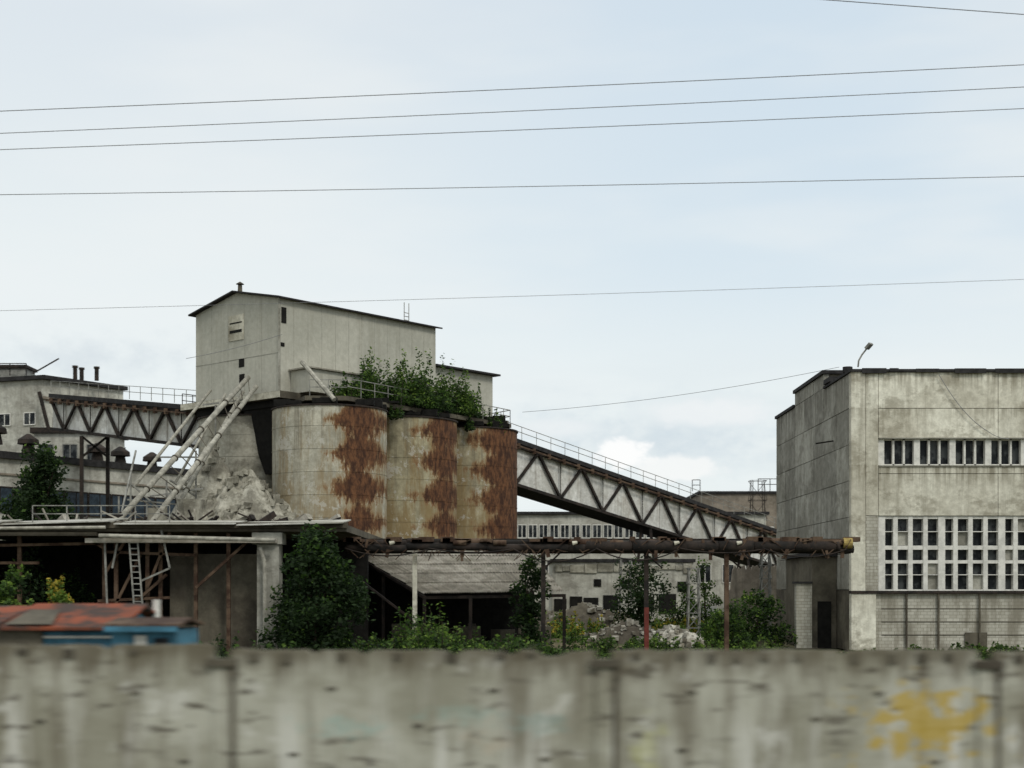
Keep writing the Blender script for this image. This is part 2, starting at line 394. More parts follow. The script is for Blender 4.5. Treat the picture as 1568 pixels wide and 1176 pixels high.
while x < XR:
    w = .30 if i % 3 == 0 else .10
    wf.box(x, x+w, 70.14 if i % 3 == 0 else 70.22, 70.44, 9.14, 10.43); x += w+.42; i += 1
wf.box(X0+1.36, XR, 70.22, 70.43, 9.14, 9.20); wf.box(X0+1.36, XR, 70.22, 70.43, 10.38, 10.43)
x = X0+1.36; i = 0
while x < XR:
    ww = .22 if i % 4 else .34
    wf.box(x, x+ww, 70.12, 70.44, 2.95, 6.63); x += .74; i += 1
for (a, b2) in ((2.95, 3.02), (4.30, 4.46), (4.98, 5.18), (6.5, 6.63), (3.72,3.76), (5.85, 5.89)):
    wf.box(X0+1.36, XR, 70.15, 70.43, a, b2)
bp = B.part('boarded_panes', 'sidewall')     # odd replaced panes
for _ in range(12):
    k = R.randrange(0, 22); r_ = R.choice(((3.03,3.7),(3.78,4.28),(4.48,4.96),(5.2,5.84),(5.9,6.48)))
    xx = X0+1.36+.74*k; bp.box(xx+.24, xx+.73, 70.30, 70.40, *r_)
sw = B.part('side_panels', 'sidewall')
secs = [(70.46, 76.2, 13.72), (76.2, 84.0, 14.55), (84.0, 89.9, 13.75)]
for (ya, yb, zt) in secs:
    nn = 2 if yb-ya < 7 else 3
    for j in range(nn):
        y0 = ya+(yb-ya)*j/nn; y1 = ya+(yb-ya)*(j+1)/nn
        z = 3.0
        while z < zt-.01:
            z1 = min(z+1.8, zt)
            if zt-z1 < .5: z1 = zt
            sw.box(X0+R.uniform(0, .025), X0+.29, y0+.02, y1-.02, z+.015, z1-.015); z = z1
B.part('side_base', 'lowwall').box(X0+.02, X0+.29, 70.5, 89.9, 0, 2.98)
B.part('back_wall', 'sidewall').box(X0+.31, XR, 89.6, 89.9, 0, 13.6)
rf = B.part('roof', 'rooftar')
rf.box(X0-.08, XR, 69.92, 76.08, 13.73, 13.86); rf.box(X0-.08, XR, 84.12, 90.0, 13.76, 13.93)
rf.box(X0-.10, XR, 76.1, 84.1, 14.56, 14.75); B.part('clerestory', 'lowwall').box(X0+.31, XR-.3, 76.25, 83.9, 13.61, 14.55)
rf.box(X0-.15, X0+.5, 74.2, 75.6, 13.87, 14.12); rf.cyl((X0+.1, 71.2, 13.86), (X0+.1, 71.2, 14.15), .25, n=10)
x = X0+.5
while x < XR: # uneven roofing felt edge
    w = R.uniform(.4, 1.6); rf.box(x, x+w, 69.88, 69.915, 13.73-R.uniform(0,.10), 13.86+R.uniform(0,.04)); x += w+R.uniform(.1,1.2)
ft = B.part('fittings', 'steel')
ft.beam((X0-.9, 74.0, 10.6), (X0+.1, 74.0, 10.75), .07)
cab = B.part('hanging_cable', 'wire')
cab.path(cable(W(1438,574,69.9), W(1512,660,69.9), .35), .018)
cab.path(cable(W(1512,660,69.9), W(1545,672,69.9), .1, 5), .014)
ar = B.part('roof_lamp', 'steelg')
pp = [W(1314,562,71.2), W(1315,552,71.2), W(1320,543,71.2), W(1327,534,71.2)]
ar.path(pp, .045); ar.beam(pp[-1], W(1334,526,71.0), .3, .12)
B.done()
Q = Thing('brick_shed', (15.5, 74, 0))
Q.part('wall', 'brick').box(14.6, 15.4, 73.0, 73.5, 0, 3.3)
Q.part('wall_dark', 'lowwall').box(15.42, X0-.02, 73.1, 80, 0, 4.7)
Q.part('doorway', 'dark').box(15.7, 16.4, 73.05, 73.09, 0, 2.4)
Q.part('roof', 'rooftar').box(15.2, X0-.02, 72.9, 80.2, 4.71, 4.9)
Q.part('lintel', 'rooftar').box(14.5, 15.41, 72.9, 73.6, 3.31, 3.42)
Q.done()

# ------------------------------------------------------------ silos
sil = [(-11.53, 90.0, [(2.2, .85, 1), (.2, -.7, .7), (3.3,-.1,.9)], (.52, .495, .40), 1.0, .65), (-7.32, 96.0, [(2.85, .8, 1), (1.1, -.55, .8)], (.42, .38, .255), 4.0, .8),
       (-3.23, 102.0, [(2.9, 1.45, 1), (.8, -.2, .9)], (.44, .39, .26), 9.0, .8), (-17.3, 95.2, [(9, .1, 1)], (.33, .32, .27), 12.0, .5)]
for i, (x, y, bands, tint, sd, yel) in enumerate(sil):
    M['silo%d' % i] = silomat('silo_shell_%d' % i, bands, tint, sd, yel) if i < 3 else M['encr']
    S = Thing('rusty_silo' if i < 3 else 'cement_crusted_silo', (x, y, 0)); r = 3.6
    sh = S.part('shell', 'silo%d' % i, True)
    n = 64; zs = [6.0]+[6+1.4*k for k in range(1, 6)]+[14.2]
    for a, b2 in zip(zs, zs[1:]):
        sh.add([(x+r*math.cos(2*math.pi*j/n), y+r*math.sin(2*math.pi*j/n), zz) for zz in (a, b2) for j in range(n)],
               [(j, (j+1) % n, n+(j+1) % n, n+j) for j in range(n)])
    rg = S.part('weld_rings', 'silo%d' % i)
    for zz in zs[1:-1]: rg.cyl((x,y,zz-.025), (x,y,zz+.025), r+.018, n=64)
    rm = S.part('roof_rim', 'steel'); rm.cyl((x,y,14.2), (x,y,14.30), r+.08, n=48)
    cn = S.part('roof_cone', 'lowwall', True); cn.cyl((x,y,14.301), (x,y,14.42), r, .8, n=48)
    if i < 3:
        dr = S.part('gap_shade_stubs', 'dark')  # black blocks stand in for the shaded gap under the platform
        for _ in range(9):
            t = R.uniform(math.pi, 2*math.pi)
            dr.box(x+math.cos(t)*(r-.5)-.5, x+math.cos(t)*(r-.5)+.5, y+math.sin(t)*(r-.5)-.3, y+math.sin(t)*(r-.5)+.3, 14.38, 14.42+R.uniform(.15, .4))
    ba = S.part('base_ring', 'dark'); ba.cyl((x,y,5.5), (x,y,6.0), r-.1, n=32)
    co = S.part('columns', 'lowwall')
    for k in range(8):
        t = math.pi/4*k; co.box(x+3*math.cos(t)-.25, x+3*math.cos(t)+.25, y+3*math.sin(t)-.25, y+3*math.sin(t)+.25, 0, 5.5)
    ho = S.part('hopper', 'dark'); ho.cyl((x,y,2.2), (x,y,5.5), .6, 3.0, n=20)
    S.done()

# ------------------------------------------------------------ headhouse
u = Vector((.66, .75, 0)); v = Vector((-.75, .66, 0)); u.normalize(); v.normalize()
C = Vector((-14.72, 90.0, 0)); LU = 14.1; LV = 8.75
def HV(a, b2, z): p = C+u*a+v*b2; return Vector((p.x, p.y, z))
H = Thing('silo_headhouse', C+u*7+v*4)
wl = H.part('walls', 'head')
ze = 21.45; zp = 22.35; zb = 15.45
pts = [HV(0,0,zb), HV(0,LV,zb), HV(0,LV,ze), HV(0,LV/2,zp), HV(0,0,ze)]
pt2 = [p+u*LU for p in pts]
wl.add(pts+pt2, [(0,1,2,3,4), (9,8,7,6,5), (0,4,9,5), (1,6,7,2)])
rf = H.part('roof', 'rooftar')
for (b0, z0, b1, z1) in ((-.35, ze-.05, LV/2, zp+.02), (LV/2, zp+.02, LV+.4, ze-.06)):
    a0 = -.35; a1 = LU+.35; t = .10
    vs = [HV(a0,b0,z0), HV(a1,b0,z0), HV(a1,b1,z1), HV(a0,b1,z1)]
    rf.add(vs+[q+Vector((0,0,t)) for q in vs], [(3,2,1,0),(4,5,6,7),(0,1,5,4),(1,2,6,5),(2,3,7,6),(3,0,4,7)])
sl = H.part('floor_slab', 'lowwall')
sl.prism([HV(-.7,-.9,0), HV(LU+6.8,-.9,0), HV(LU+6.8,LV+.2,0), HV(-.7,LV+.7,0)], 15.0, 15.44)
ed = H.part('slab_edge', 'facade')
ed.beam(HV(-.72,-.9,15.22), HV(-.72,LV+.7,15.22), .04, .4)
sm = H.part('sheet_seams', 'sidewall')
sm.beam(HV(-.008, 0, 18.0), HV(-.008, LV, 18.0), .012, .035)
for k in range(1, 5): sm.beam(HV(-.004, LV*k/5, zb), HV(-.004, LV*k/5, ze+.2), .008, .014)
for k in range(1, 12): sm.beam(HV(LU*k/12, -.004, zb), HV(LU*k/12, -.004, ze), .014, .008)
H.part('corner_trim', 'sidewall').beam(HV(-.02,-.02,zb), HV(-.02,-.02,ze-.1), .12, .12)
op = H.part('openings', 'dark')
def onG(t0, t1, z0, z1, P=op, dd=.02):
    P.add([HV(-dd,t0,z0), HV(-dd,t1,z0), HV(-dd,t1,z1), HV(-dd,t0,z1), HV(-.002,t0,z0), HV(-.002,t1,z0), HV(-.002,t1,z1), HV(-.002,t0,z1)],
          [(0,3,2,1),(4,5,6,7),(0,1,5,4),(1,2,6,5),(2,3,7,6),(3,0,4,7)])
onG(3.6, 5.15, 19.25, 20.9, H.part('window_surround', 'facade'), .05)
onG(3.75, 5.0, 19.75, 19.93, op, .07); onG(3.75, 5.0, 20.35, 20.43, op, .07)
onG(3.55, 4.1, 17.45, 18.0); onG(3.5, 4.05, 16.2, 17.0)
op.prism([HV(.15,-.03,0), HV(.55,-.03,0), HV(.55,-.003,0), HV(.15,-.003,0)], 19.9, 20.9)
op.prism([HV(.1,-.03,0), HV(.4,-.03,0), HV(.4,-.003,0), HV(.1,-.003,0)], 18.4, 18.65)
vt = H.part('roof_vent', 'lowwall'); p0 = HV(.3, LV/2, zp)
vt.cyl(p0, p0+Vector((0,0,.55)), .16, .14, 10); vt.cyl(p0+Vector((0,0,.62)), p0+Vector((0,0,.78)), .28, .04, 10)
vt.beam(p0+Vector((-.1,0,.5)), p0+Vector((-.1,0,.66)), .03); vt.beam(p0+Vector((.1,0,.5)), p0+Vector((.1,0,.66)), .03)
la = H.part('roof_ladder', 'steelg')
for du in (0, .45): la.beam(HV(11.3+du,.3,21.4), HV(11.3+du,.3,22.9), .05)
for k in range(3): la.beam(HV(11.3,.3,21.7+k*.25), HV(11.75,.3,21.7+k*.25), .04)
an = H.part('annex_walls', 'head'); za = 18.8
an.prism([HV(LU+.02,.35,0), HV(LU+6.4,.35,0), HV(LU+6.4,LV-.3,0), HV(LU+.02,LV-.3,0)], 15.45, za)
ar = H.part('annex_roof', 'rooftar')
ar.prism([HV(LU+.03,-.1,0), HV(LU+6.8,-.1,0), HV(LU+6.8,LV,0), HV(LU+.03,LV,0)], za+.01, za+.14)
op.prism([HV(LU+3.2,.32,0), HV(LU+4.4,.32,0), HV(LU+4.4,.347,0), HV(LU+3.2,.347,0)], 15.6, 17.0)
lb = H.part('dust_box', 'head'); lb.prism([HV(.9,-1.9,0), HV(6.4,-1.9,0), HV(6.4,-.05,0), HV(.9,-.05,0)], 15.46, 16.9)
H.part('dust_box_roof','roofsheet').prism([HV(.7,-2.1,0), HV(6.6,-2.1,0), HV(6.6,-.05,0), HV(.7,-.05,0)], 16.91, 17.0)
bd = H.part('lower_tower', 'encr')
bd.prism([HV(.8,4.6,0), HV(9,4.6,0), HV(9,LV-.1,0), HV(.8,LV-.1,0)], 0, 14.54)
H.part('soffit_shade', 'dark').prism([HV(-.3,-.5,0), HV(LU+6,-.5,0), HV(LU+6,LV,0), HV(-.3,LV-.5,0)], 14.55, 14.99)  # solid black slab paints the shade in the gap below the floor
bn = H.part('bin_shadow', 'dark')  # black tapered box painted in as the triangular shadow beside the silo
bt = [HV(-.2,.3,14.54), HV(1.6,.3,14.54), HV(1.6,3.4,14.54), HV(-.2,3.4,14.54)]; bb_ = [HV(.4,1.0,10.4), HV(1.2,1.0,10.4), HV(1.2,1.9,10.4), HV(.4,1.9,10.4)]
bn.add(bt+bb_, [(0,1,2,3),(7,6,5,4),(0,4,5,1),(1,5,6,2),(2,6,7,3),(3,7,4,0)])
bk = H.part('side_balcony', 'steel')
bk.prism([HV(-.2,LV+.7,0), HV(1.5,LV+.7,0), HV(1.5,LV+1.3,0), HV(-.2,LV+1.3,0)], 15.1, 15.25)
bk.rail(HV(-.2,LV+1.25,15.25), HV(1.5,LV+1.25,15.25), 1.0, .8)
H.done()

# silo-top platform
d3 = Vector((.57, .82, 0)).normalized(); o3 = Vector((.82, -.57, 0)).normalized()
def SV(a, b2, z): p = Vector((-11.53, 90, 0))+d3*a+o3*b2; return Vector((p.x, p.y, z))
PF = Thing('silo_top_platform', SV(7, 1, 14.5))
s_ = PF.part('slab', 'lowwall')
s_.prism([SV(-2.9,.6,0), SV(-1.3,2.6,0), SV(16.8,2.3,0), SV(17.6,0,0), SV(17,-2.5,0), SV(-1,-2.5,0)], 14.62, 14.9)
und = PF.part('under_beams', 'dark')
for a in range(-2, 18, 3): und.beam(SV(a,2.0,14.50), SV(a,-2.2,14.50), .35, .23)
rl = PF.part('railing', 'steelg')
rl.rail(SV(-2.6,.7,14.9), SV(-1.2,2.5,14.9), 1.0, .9, .045); rl.rail(SV(-1.2,2.5,14.9), SV(5.5,2.4,14.9), 1.1, 1.3, .045)
rl.rail(SV(13.2,2.4,14.9), SV(16.8,2.2,14.9), 1.0, .9, .05); rl.rail(SV(16.8,2.2,14.9), SV(17.6,0,14.9), 1.0, .9, .05)
bl = PF.part('blocks', 'dark')
for _ in range(26):
    a = R.uniform(0, 17); b2 = R.uniform(.8, 2.6); w = R.uniform(.2, .6); hh = R.uniform(.1, .45)
    p = SV(a, b2, 0); bl.box(p.x-w, p.x+w, p.y-.25, p.y+.25, 14.9, 14.9+hh)
bx = PF.part('hatches', 'facade')
for a in (1.0, 4.2, 9.0, 12.3):
    p = SV(a, 1.2, 0); bx.box(p.x-.4, p.x+.4, p.y-.4, p.y+.4, 14.9, 15.6)
pb = PF.part('slanted_chutes', 'pipe')
pb.cyl(W(462,554,88.5), W(512,612,86.5), .15, n=8)
PF.done()

def weeds(name, spots, n, size, mats=('lf_d','lf_m','lf_l'), fat=1.0):
    T = Thing(name, spots[0][0]); cs = []
    st = T.part('stems', 'bark')
    for (p, w, h, tone) in spots:
        k = max(3, int(5*w))
        for _ in range(k):
            q = Vector(p)+Vector((R.uniform(-w,w)*.5, R.uniform(-w,w)*.35, 0)); hh = h*R.uniform(.4, 1.05)
            t_ = q+Vector((R.uniform(-.25,.25)*h*.5, R.uniform(-.2,.2), hh))
            st.cyl(q, t_, .02, .008, 4, False)
            for j in range(5):
                f = .15+.85*j/4; c = q.lerp(t_, f); rr = max(.08, (w*.12+.12)*(1.15-f*.8))*fat
                cs.append((c, rr, rr, hh*.16, tone+R.uniform(-.2,.2)))
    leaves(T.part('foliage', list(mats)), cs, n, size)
    return T.done()
sp = []
for (u_, w, h, t) in ((500,1.2,1.2,.6),(508,1.4,1.6,.6),(522,1.8,2.0,.6),(540,2.0,2.5,.65),(565,2.2,3.6,.7),(578,2.0,2.7,.6),(595,2.2,2.6,.6),(615,2.2,2.2,.55),(636,1.6,2.8,.65),(658,2.0,3.9,.65),(672,1.8,3.1,.6),(690,2.0,2.7,.7),(707,1.8,2.2,.6),(724,1.5,1.9,.55),(741,1.0,3.4,.7),(655,2.5,1.8,.35),(600,2.5,1.7,.35),(560,2.5,1.5,.35),(700,2.5,1.6,.35),(630,2.5,1.7,.4)):
    a = (u_-505)/210*12.8; sp.append((SV(a, R.uniform(.8,2.0), 14.9), w, h, t))
weeds('rooftop_shrubs', sp, 32000, .20, fat=1.8)
sp = []
for (u_, w, h, t) in ((618,1.0,1.5,.25),(555,.8,.8,.4),(690,.9,1.0,.4),(738,.9,1.8,.5)):
    a = (u_-505)/210*12.8; sp.append((SV(a, 2.75, 13.9), w, h, t))
weeds('hanging_shrubs', sp, 2200, .17, fat=1.4)

# ------------------------------------------------------------ diagonal chutes
D = Thing('conveyor_chutes', W(280,690,84))
P = D.part('tubes', 'pipe', True)
TB = ((W(380,578,91), W(178,800,76), .16), (W(392,592,90.5), W(232,800,76), .15), (W(372,600,90.5), W(262,792,80), .12),
      (W(322,598,93), W(205,745,82), .10), (W(345,604,91), W(268,740,84), .08))
for (a, b2, r) in TB: P.cyl(a, b2, r, n=12)
fl = D.part('flanges', 'lowwall')
for (a, b2, r) in TB[:3]:
    for k in (.2, .4, .6, .8):
        c = a.lerp(b2, k); dd = (b2-a).normalized()*.04; fl.cyl(c-dd, c+dd, r+.05, n=12)
for i in range(14):
    t0 = i/14; t1 = (i+1)/14
    fl.beam(TB[0][0].lerp(TB[0][1], t0), TB[1][0].lerp(TB[1][1], t1), .04)
fr = D.part('support_frame', 'steelg')
for (a, b2) in ((W(182,760,79), W(182,806,79)), (W(208,690,82), W(185,790,79)), (W(260,735,82), W(300,760,84)), (W(255,735,82), W(255,806,82)),
                (W(300,690,84), W(300,806,84)), (W(230,760,80), W(310,748,84)), (W(195,765,80), W(300,775,84)), (W(330,620,90), W(330,700,90)),
                (W(310,620,90), W(390,610,91)), (W(245,700,83), W(310,700,86)), (W(200,720,81), W(200,806,81)), (W(200,740,81), W(255,790,82)), (W(255,745,82), W(300,800,84)), (W(300,725,84), W(255,760,82)), (W(225,770,80), W(225,806,80))):
    fr.beam(a, b2, .09)
hp = D.part('receiving_hopper', 'encr')
hp.prism([(W(225,0,80).x,80),(W(255,0,80).x,80),(W(255,0,81).x,81.2),(W(225,0,81).x,81.2)], 5.86, 7.6)
hp.cyl(W(292,815,78), W(292,765,78), .5, .8, 10)
D.done()

def heap(name, cx, cy, z0, rx, ry, h, mat, seed, n=46, rocks=60, rs=1.0, rmat=None):
    T = Thing(name, (cx, cy, z0)); P = T.part('mound', mat, False)
    for j in range(n+1):
        for i in range(n+1):
            x = -1+2*i/n; y = -1+2*j/n; d = math.sqrt(x*x+y*y)
            z = max(0, 1-d)**.8
            q = Vector((x*rx*.9, y*ry*.9, seed))
            z = z*h+(mn.noise(q*.9)*.7+mn.noise(q*2.3)*.45+abs(mn.noise(q*5))*.3)*min(1, h*.35)*(1 if d < .95 else .1)
            P.v.append(Vector((cx+x*rx, cy+y*ry, z0+z-.15)))
    w = n+1
    for j in range(n):
        for i in range(n): P.f.append((j*w+i, j*w+i+1, (j+1)*w+i+1, (j+1)*w+i))
    Q = T.part('lumps', rmat or mat)
    for _ in range(rocks):
        a = R.uniform(0, 6.28); rr = R.random()**.6; x = math.cos(a)*rr; y = math.sin(a)*rr
        zz = z0+max(0, 1-rr)**.8*h; s = R.uniform(.15, .5)*min(1, h*.5)*rs
        c = Vector((cx+x*rx, cy+y*ry, zz)); vs = []
        for k in range(8):
            vs.append(c+Vector((((k & 1)*2-1)*s*R.uniform(.4,1), ((k >> 1 & 1)*2-1)*s*R.uniform(.4,1), ((k >> 2)*2-1)*s*R.uniform(.3,.8))))
        Q.add(vs, [(0,2,3,1),(4,5,7,6),(0,1,5,4),(2,6,7,3),(0,4,6,2),(1,3,7,5)])
    return T.done()
heap('cement_heap', -16.3, 86.6, 6.1, 4.0, 3.6, 4.3, 'encr', 3.3, rocks=170, rs=.7)
heap('cement_heap', -18.9, 89.2, 6.1, 2.6, 3.0, 6.6, 'encr', 8.3, rocks=60, rs=.7)

# ------------------------------------------------------------ left loading trestle
T = Thing('loading_trestle', (-17, 70, 0))
dk = T.part('deck', 'lowwall')
dk.box(-26, -7.2, 62, 92, 5.55, 5.85)
ee = T.part('edge_beams', 'lowwall')
ee.box(-26, -7.15, 61.85, 61.99, 5.70, 5.95); ee.box(-26, -18, 61.5, 61.84, 5.35, 5.5)
T.part('side_beam', 'roofsheet').box(-18.5, -10.2, 61.6, 61.84, 5.05, 5.25)
rs = T.part('roof_sheets', 'sheet')
for (xa, xb, za, zb2) in ((-26, -22.2, 5.95, 6.05), (-22.1, -17.4, 5.98, 6.12), (-17.2, -12, 6.0, 6.0), (-11.9,-7.3,5.95,6.05)):
    rs.add([(xa,61.4,za-.12),(xb,61.3,zb2-.12),(xb,64.5,zb2+.15),(xa,64.5,za+.15),(xa,61.4,za-.17),(xb,61.3,zb2-.17),(xb,64.5,zb2+.1),(xa,64.5,za+.1)],
           [(0,1,2,3),(7,6,5,4),(0,4,5,1),(1,5,6,2),(2,6,7,3),(3,7,4,0)])
ps = T.part('posts', 'brown')
for u_ in (-40, 30, 160, 178, 226, 246, 300, 350):
    xx = (u_-784)/FK*62.5; ps.beam((xx,62.5,0), (xx,62.5,5.5), .16)
for (a, b2) in ((W(160,840,62.3), W(120,815,62.3)), (W(160,880,62.3), W(200,815,62.3)), (W(226,900,62.3), W(260,815,62.3)), (W(175,930,62.3), W(215,850,62.3)),
                (W(0,835,62.3), W(160,832,62.3)), (W(160,845,62.3), W(300,850,62.3)), (W(215,915,62.2), W(255,880,62.2)), (W(150,920,62.3), W(260,915,62.3)),
                (W(395,815,62), W(300,900,62)), (W(0,862,62.4), W(60,862,62.4))):
    ps.beam(a, b2, .12)
pw = T.part('pale_stays', 'steelg')
for (a, b2) in ((W(160,820,61.9), W(164,925,61.9)), (W(182,820,61.9), W(172,870,61.9)), (W(247,812,61.8), W(260,870,61.8)), (W(260,870,61.8), W(215,890,61.8))): pw.beam(a, b2, .08)
ld = T.part('ladder', 'steelg')
for du in (0, 13): ld.beam(W(197+du,818,61.7), W(205+du,925,61.7), .07)
for k in range(12): ld.beam(W(197+k*.7,822+k*9,61.7), W(211+k*.7,822+k*9,61.7), .05)
pr = T.part('concrete_pier', 'sidewall')
pr.box(-11.1, -10.15, 61.9, 62.9, 0, 4.98); pr.box(-11.3, -10.0, 61.8, 63.0, 5.0, 5.5)
T.part('retaining_wall', 'lowwall').box(-15.2, -11.12, 63.2, 63.6, 0, 4.6)
bb = T.part('back_wall', 'dark'); bb.box(-26, -7.3, 72, 72.3, 0, 5.5); bb.box(-26.3,-26.02,63,92,0,5.5)  # walls coloured near-black to deepen the shade under the deck
gr = T.part('deck_railing', 'steelg')
gr.rail((-21,62.3,5.9), (-15.0,62.3,5.9), .8, 1.4, .04)
pps = T.part('service_pipes', 'pipe')
pps.cyl((-17.8,61.3,5.35), (-10.2,61.3,5.15), .09, n=8); pps.cyl((-26,61.2,5.62), (-17.5,61.2,5.70), .07, n=8)
pps.path([W(405,975,61.6), W(405,860,61.6), W(398,838,61.6)], .08, 8)
for (nm, mt, k1, k2) in (('deck_clutter', 'steel', 40, 26), ('deck_scrap', 'roofsheet', 18, 22)):
    clut = T.part(nm, mt)
    for _ in range(k1):
        xx = R.uniform(-25,-8); yy = R.uniform(65,74); s = R.uniform(.1,.45)
        clut.beam((xx-s,yy,5.95+s*.3), (xx+s,yy+R.uniform(-.4,.4),5.95+R.uniform(.1,.6)), R.uniform(.1,.5), R.uniform(.05,.3))
    for _ in range(k2):
        xx = R.uniform(-24,-8); yy = R.uniform(64.6,68); clut.beam((xx,yy,5.9), (xx+R.uniform(-1.6,1.6),yy+R.uniform(-.5,.5),5.9+R.uniform(.1,.9)), .07)
T.done()

# ------------------------------------------------------------ open shed
L = Thing('open_shed', (-3, 72, 0))
rf = L.part('roof', 'roofsheet')
a = Vector((-4.2,68,2.75)); b_ = Vector((2.5,68,2.85)); c_ = Vector((.9,77.5,5.2)); d_ = Vector((-9.0,77.5,5.2))
nx = 56
def g_(t, s_): return a.lerp(b_, t).lerp(d_.lerp(c_, t), s_)
for i in range(nx):
    ej = R.uniform(-.14,.05)
    for (t0, t1, h0, h1) in (((i)/nx, (i+.5)/nx, 0, .09), ((i+.5)/nx, (i+1)/nx, .09, 0)):
        z0 = Vector((0,0,h0)); z1 = Vector((0,0,h1))
        for k in range(5):
            s0 = k/5; s1 = (k+1)/5+.015; lift = Vector((0,0,.05+R.uniform(0,.02)))
            e = Vector((0, ej if k == 0 else 0, 0))
            rf.poly([g_(t0,s0)+z0+lift+e, g_(t1,s0)+z1+lift+e, g_(t1,s1)+z1, g_(t0,s1)+z0])
po = L.part('posts', 'steel')
for p in (a, b_, a.lerp(b_, .33), a.lerp(b_, .66), d_, a.lerp(d_, .5)):
    po.beam((p.x,p.y+.2,0), (p.x,p.y+.2,p.z-.05), .16)
po.beam(a+Vector((0,.2,-.12)), b_+Vector((0,.2,-.12)), .15); po.beam(a+Vector((0,.1,-.1)), d_-Vector((0,0,.1)), .15)
po.beam(a+Vector((-3.4,1,.9)), a+Vector((-.2,.4,-1.5)), .1)
L.part('back_wall', 'dark').box(-9.5, 1.2, 76.2, 76.4, 0, 4.6)  # black wall colour stands for the shade beneath the shed roof
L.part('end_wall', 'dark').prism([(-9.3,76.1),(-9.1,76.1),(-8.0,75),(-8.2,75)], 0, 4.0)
jn = L.part('stored_junk', 'lowwall')
for _ in range(22):
    xx = R.uniform(-6,1.5); s = R.uniform(.15,.7); yy = R.uniform(70,75); jn.box(xx-s, xx+s, yy-.3, yy+.3, 0, R.uniform(.3,1.3))
L.done()
U = Thing('silo_undercroft', (-8, 95, 0))
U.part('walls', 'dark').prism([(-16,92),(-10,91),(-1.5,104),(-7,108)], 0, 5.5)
U.part('ledge', 'steel').prism([(-15.5,87.5),(-11.5,85.9),(-7.2,87.5),(1.2,99.8),(-2,106),(-14,95)], 5.52, 5.98)
U.done()

# ------------------------------------------------------------ pipe rack
K = Thing('pipe_rack', (4, 65, 0))
p1 = K.part('lagged_pipes', 'brown', True); p2 = K.part('dark_pipes', 'steel', True); tr = K.part('truss', 'steel')
xa, xb = -7.6, 15.6; zc = 5.05
x = xa
while x < xb:
    x1 = min(x+R.uniform(1.0,2.8), xb); dz = R.uniform(-.07,.07)
    p2.cyl((x,65,zc-.13+dz), (x1,65,zc-.13+dz+R.uniform(-.04,.04)), .18, n=12)
    (p1 if R.random() < .35 else p2).cyl((x,65.35,zc+.10+dz), (x1,65.35,zc+.10+R.uniform(-.05,.05)), R.uniform(.10,.2), n=12)
    if R.random() < .5: p1.cyl((x+.3,64.85,zc+.1), (x+.9,64.85,zc+.1), .13, n=10)
    x = x1
for (za_) in (4.72, 5.32): tr.beam((xa,65.6,za_), (xb,65.6,za_), .09)
x = xa
while x < xb-.6: tr.beam((x,65.6,4.72), (x+.6,65.6,5.32), .05); tr.beam((x+.6,65.6,5.32), (x+1.2,65.6,4.72), .05); x += 1.2
K.part('end_cap', 'yellow').cyl((15.1,64.88,5.13), (15.5,64.88,5.13), .25, n=14)
big = K.part('large_pipe', 'steel', True)
x = 3.4
while x < 14.9:
    x1 = min(x+R.uniform(1.5,3), 14.95); big.cyl((x,64.9,4.98), (x1-.03,64.9,5.0), R.uniform(.23,.28), n=16); x = x1
sd = K.part('sagging_lagging', 'brown')
for _ in range(110):
    xx = R.uniform(xa, xb); zz = R.choice((4.85, 4.8, 5.3)); sd.beam((xx,64.7,zz), (xx+R.uniform(-.5,.5),64.7,zz-R.uniform(.1,.5)), R.uniform(.03,.2), .03)
for _ in range(40):
    xx = R.uniform(xa, xb); w = R.uniform(.1,.4); sd.box(xx-w, xx+w, 64.8, 65.4, 5.2, 5.28+R.uniform(.02,.16))
sw_ = K.part('white_rags', 'facade')
for (uu) in (600, 1036, 1132, 880):
    q = W(uu, 832, 64.6); sw_.cyl(q-Vector((.10,0,0)), q+Vector((.12,0,.05)), .10, .06, 8)
for i in range(6):
    K.part('hanging_cables', 'steel').path(cable((xa+i*3.8,64.6,4.9), (xa+(i+1)*3.8,64.6,4.85), R.uniform(.15,.6)), .03)
ptm = {635:'facade', 832:'steel', 990:'steel', 1113:'brown'}
for uu, mm in ptm.items():
    xx = (uu-784)/FK*65; K.part('post_%d' % list(ptm).index(uu), mm).box(xx-.10, xx+.10, 65.0, 65.2, 0, 4.75)
    tr.beam((xx,65.1,4.7), (xx+.0,65.8,4.7), .12)
K.part('bracket', 'steel').beam((1.4,65.1,3.9), (2.2,65.1,4.7), .08)
K.part('red_mark', 'redp').box((990-784)/FK*65-.105, (990-784)/FK*65+.105, 64.96, 64.995, 0.2, 2.2)
for (x0_, x1_) in ((6.0, 9.3), (9.6, 13)):
    tr.beam((x0_,65.2,4.75), (x0_+.9,65.2,4.0), .07)
K.done()

